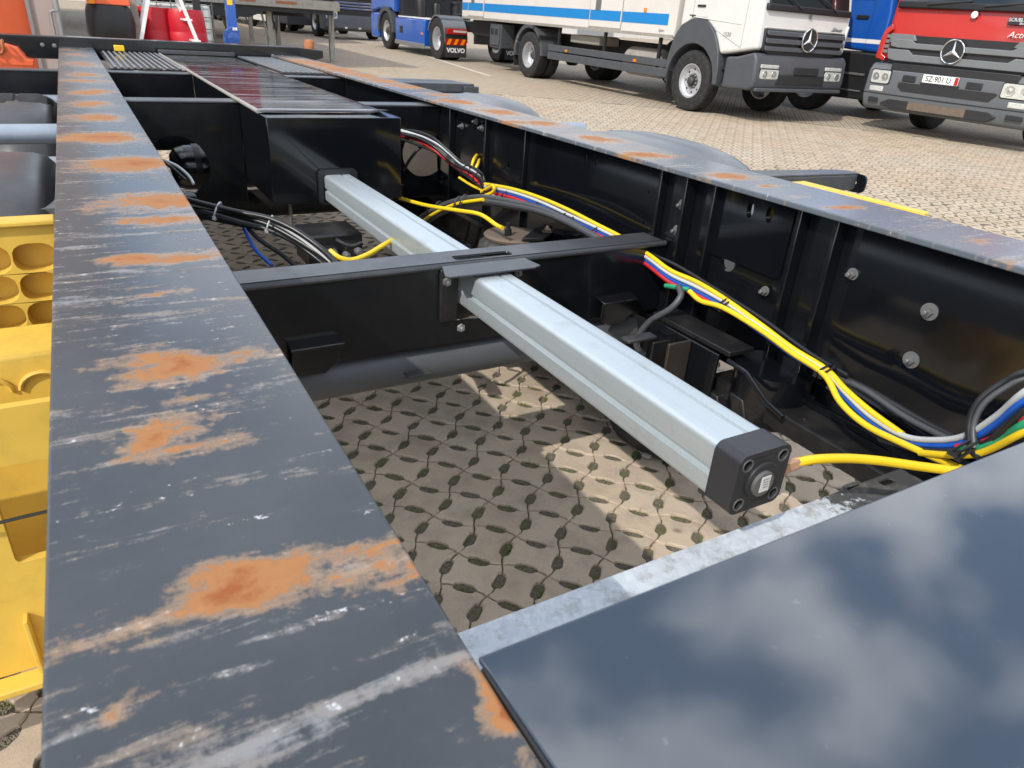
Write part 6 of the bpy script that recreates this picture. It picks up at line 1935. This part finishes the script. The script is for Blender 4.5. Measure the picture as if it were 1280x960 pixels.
# white building with drainpipe at the corner
t = thing('building', 'pale building with a white side wall and grey drainpipe', 'building', (-3.0, 18.0, gz(13)), (0, 0, 0), None, False)
yb = 13.2
s_ = MB(); s_.box(-9.0, -0.10, yb, 40.0, gz(yb) - 0.3, 6.5); s_.build('wall', M['wall_white'], t)
s_ = MB(); s_.box(-9.0, -0.12, yb - 0.02, yb - 0.001, gz(yb) - 0.3, 6.5); s_.build('front_panel', M['wall_grey'], t)
s_ = MB(); s_.box(-0.46, -0.40, yb - 0.05, yb - 0.0205, gz(yb) - 0.2, 6.4); s_.build('trim', M['greytrim'], t)
s_ = MB(); s_.box(-9.0, -0.12, yb - 0.024, yb - 0.0205, 1.62, 1.635); s_.build('panel_joint', M['ink'], t)
s_ = MB(); s_.tube(spline([(-0.16, yb - 0.06, 0.1), (-0.16, yb - 0.06, 0.90), (-0.15, yb - 0.07, 0.98), (-0.10, yb - 0.08, 1.0), (-0.08, yb - 0.08, 0.97)], 4), 0.018, 10); s_.build('drainpipe', M['greytrim'], t)
s_ = MB(); s_.box(-9.2, 0.1, yb - 0.2, 40.2, 6.5, 6.75); s_.build('roof', M['greytrim'], t)
# gravel strip along the wall
def gravel_mat():
    m, nt, bs = newmat('gravel')
    co = worldco(nt)
    v = nt.nodes.new('ShaderNodeTexVoronoi'); v.inputs['Scale'].default_value = 22
    nt.links.new(co, v.inputs['Vector'])
    c = mix(nt, v.outputs['Color'], (0.20, 0.17, 0.13), (0.50, 0.46, 0.38))
    nt.links.new(c, bs.inputs['Base Color'])
    bs.inputs['Roughness'].default_value = 0.9
    bump(nt, bs, v.outputs['Distance'], 0.9, 0.03)
    return m


M['gravel'] = gravel_mat()
gv = MB()
for k in range(16):
    y = 13.0 + 1.8 * k
    gv.v += [(-0.10, y, gz(y) + 0.012), (1.1, y, gz(y) + 0.012)]
    if k: gv.f.append([2 * k - 2, 2 * k - 1, 2 * k + 1, 2 * k])
tag(gv.build('gravel_strip', M['gravel']), 'grey gravel strip along the white building wall', 'gravel', kind='stuff')
# orange upright tank in front of the building
t = gthing('orange_tank', 'upright orange cylindrical tank at the far left edge', 'tank', -0.86, 11.8)
s_ = MB(); s_.lathe([(0.40, 0.0), (0.44, 0.03), (0.46, 0.06), (0.46, 1.75), (0.44, 1.84), (0.30, 1.93), (0.0, 1.98)], (0, 0, 0.12), 2, 40); s_.build('tank_shell', M['orange'], t, angle=40)
for a_ in (0.4, 2.5, 4.6):
    s_ = MB(); s_.box(0.36 * math.cos(a_) - 0.04, 0.36 * math.cos(a_) + 0.04, 0.36 * math.sin(a_) - 0.04, 0.36 * math.sin(a_) + 0.04, 0, 0.14); s_.build('leg', M['greytrim'], t)
s_ = MB(); s_.lathe([(0.468, 0), (0.468, 0.05), (0.462, 0.05), (0.462, 0)], (0, 0, 1.2), 2, 40, closed=True); s_.build('tank_band', M['orange'], t)
s_ = MB(); s_.box(-0.33, -0.25, -0.39, -0.33, 0.6, 0.95); s_.build('label_plate', M['linepaint'], t)
# swap-body deck on folding legs
t = gthing('swap_body_deck', 'weathered steel swap body deck standing on galvanised legs', 'platform', 3.7, 16.6)
dk = MB(); dk.box(-1.75, 1.42, 0.0, 6.0, 1.02, 1.20); d_ = dk.build('deck', M['weathered'], t, bevel=0.02)
s_ = MB(); s_.box(-1.75, 1.42, -0.012, -0.0005, 1.03, 1.19); s_.build('edge_board', M['galvleg'], d_)
for (x0, x1) in ((-0.62, -0.30), (0.10, 0.52)):
    s_ = MB(); s_.box(x0, x1, -0.020, -0.0125, 1.09, 1.14); s_.build('rusty_lashing', M['rustbolt'], d_, bevel=0.003)
s_ = MB(); s_.prism([(-1.75, 0.80), (-0.45, 0.80), (-0.10, 0.94), (1.30, 0.94), (1.30, 1.019), (-1.75, 1.019)], 1, 0.08, 0.22); s_.build('under_beam', M['darkplastic'], t)
s_ = MB(); s_.box(-1.75, 1.30, 2.5, 2.7, 0.86, 1.019); s_.build('under_beam', M['darkplastic'], t)
s_ = MB(); s_.box(-1.75, 1.30, 5.5, 5.7, 0.86, 1.019); s_.build('under_beam', M['darkplastic'], t)
for (x, y) in ((0.02, 0.40), (1.33, 0.38), (1.33, 5.4), (0.02, 5.4)):
    s_ = MB(); s_.box(x - 0.055, x + 0.055, y - 0.05, y + 0.05, 0.02, 1.019); lg = s_.build('leg', M['galvleg'], t, bevel=0.006)
    s_ = MB(); s_.box(x - 0.09, x + 0.09, y - 0.09, y + 0.09, 0.0, 0.02); s_.build('foot_plate', M['galvleg'], lg)
    s_ = MB(); s_.tube([(x - 0.03, y - 0.07, 0.42), (x - 0.10 + (0.1 if x > 1 else 0), y - 0.09, 0.62), (x - (0.17 if x < 1 else -0.03), y - 0.08, 0.95)], 0.022, 6); s_.build('leg_brace', M['galvleg'], lg)

# tall things beyond the yard: hedge trees and a long hall, so that the view is closed as in a town yard
t = gthing('hall', 'long pale grey industrial hall behind the parked lorries', 'building', 2.0, 62.0)
s_ = MB(); s_.box(-20, 50, 0, 20, -0.5, 6.5); s_.build('wall', M['box_white'], t)
s_ = MB(); s_.prism([(-20.4, 6.5), (50.4, 6.5), (50.4, 6.8), (15, 8.2), (-20.4, 6.8)], 1, -0.4, 20.4); s_.build('roof', M['greytrim'], t)
for k in range(8):
    x = -16 + 8 * k
    s_ = MB(); s_.box(x, x + 4.2, -0.06, -0.002, 0, 4.6); g_ = s_.build('gate', M['greytrim'], t)
    s_ = MB(); s_.box(x + 0.5, x + 3.7, -0.09, -0.061, 3.0, 3.7); s_.build('gate_window', M['glass'], g_)
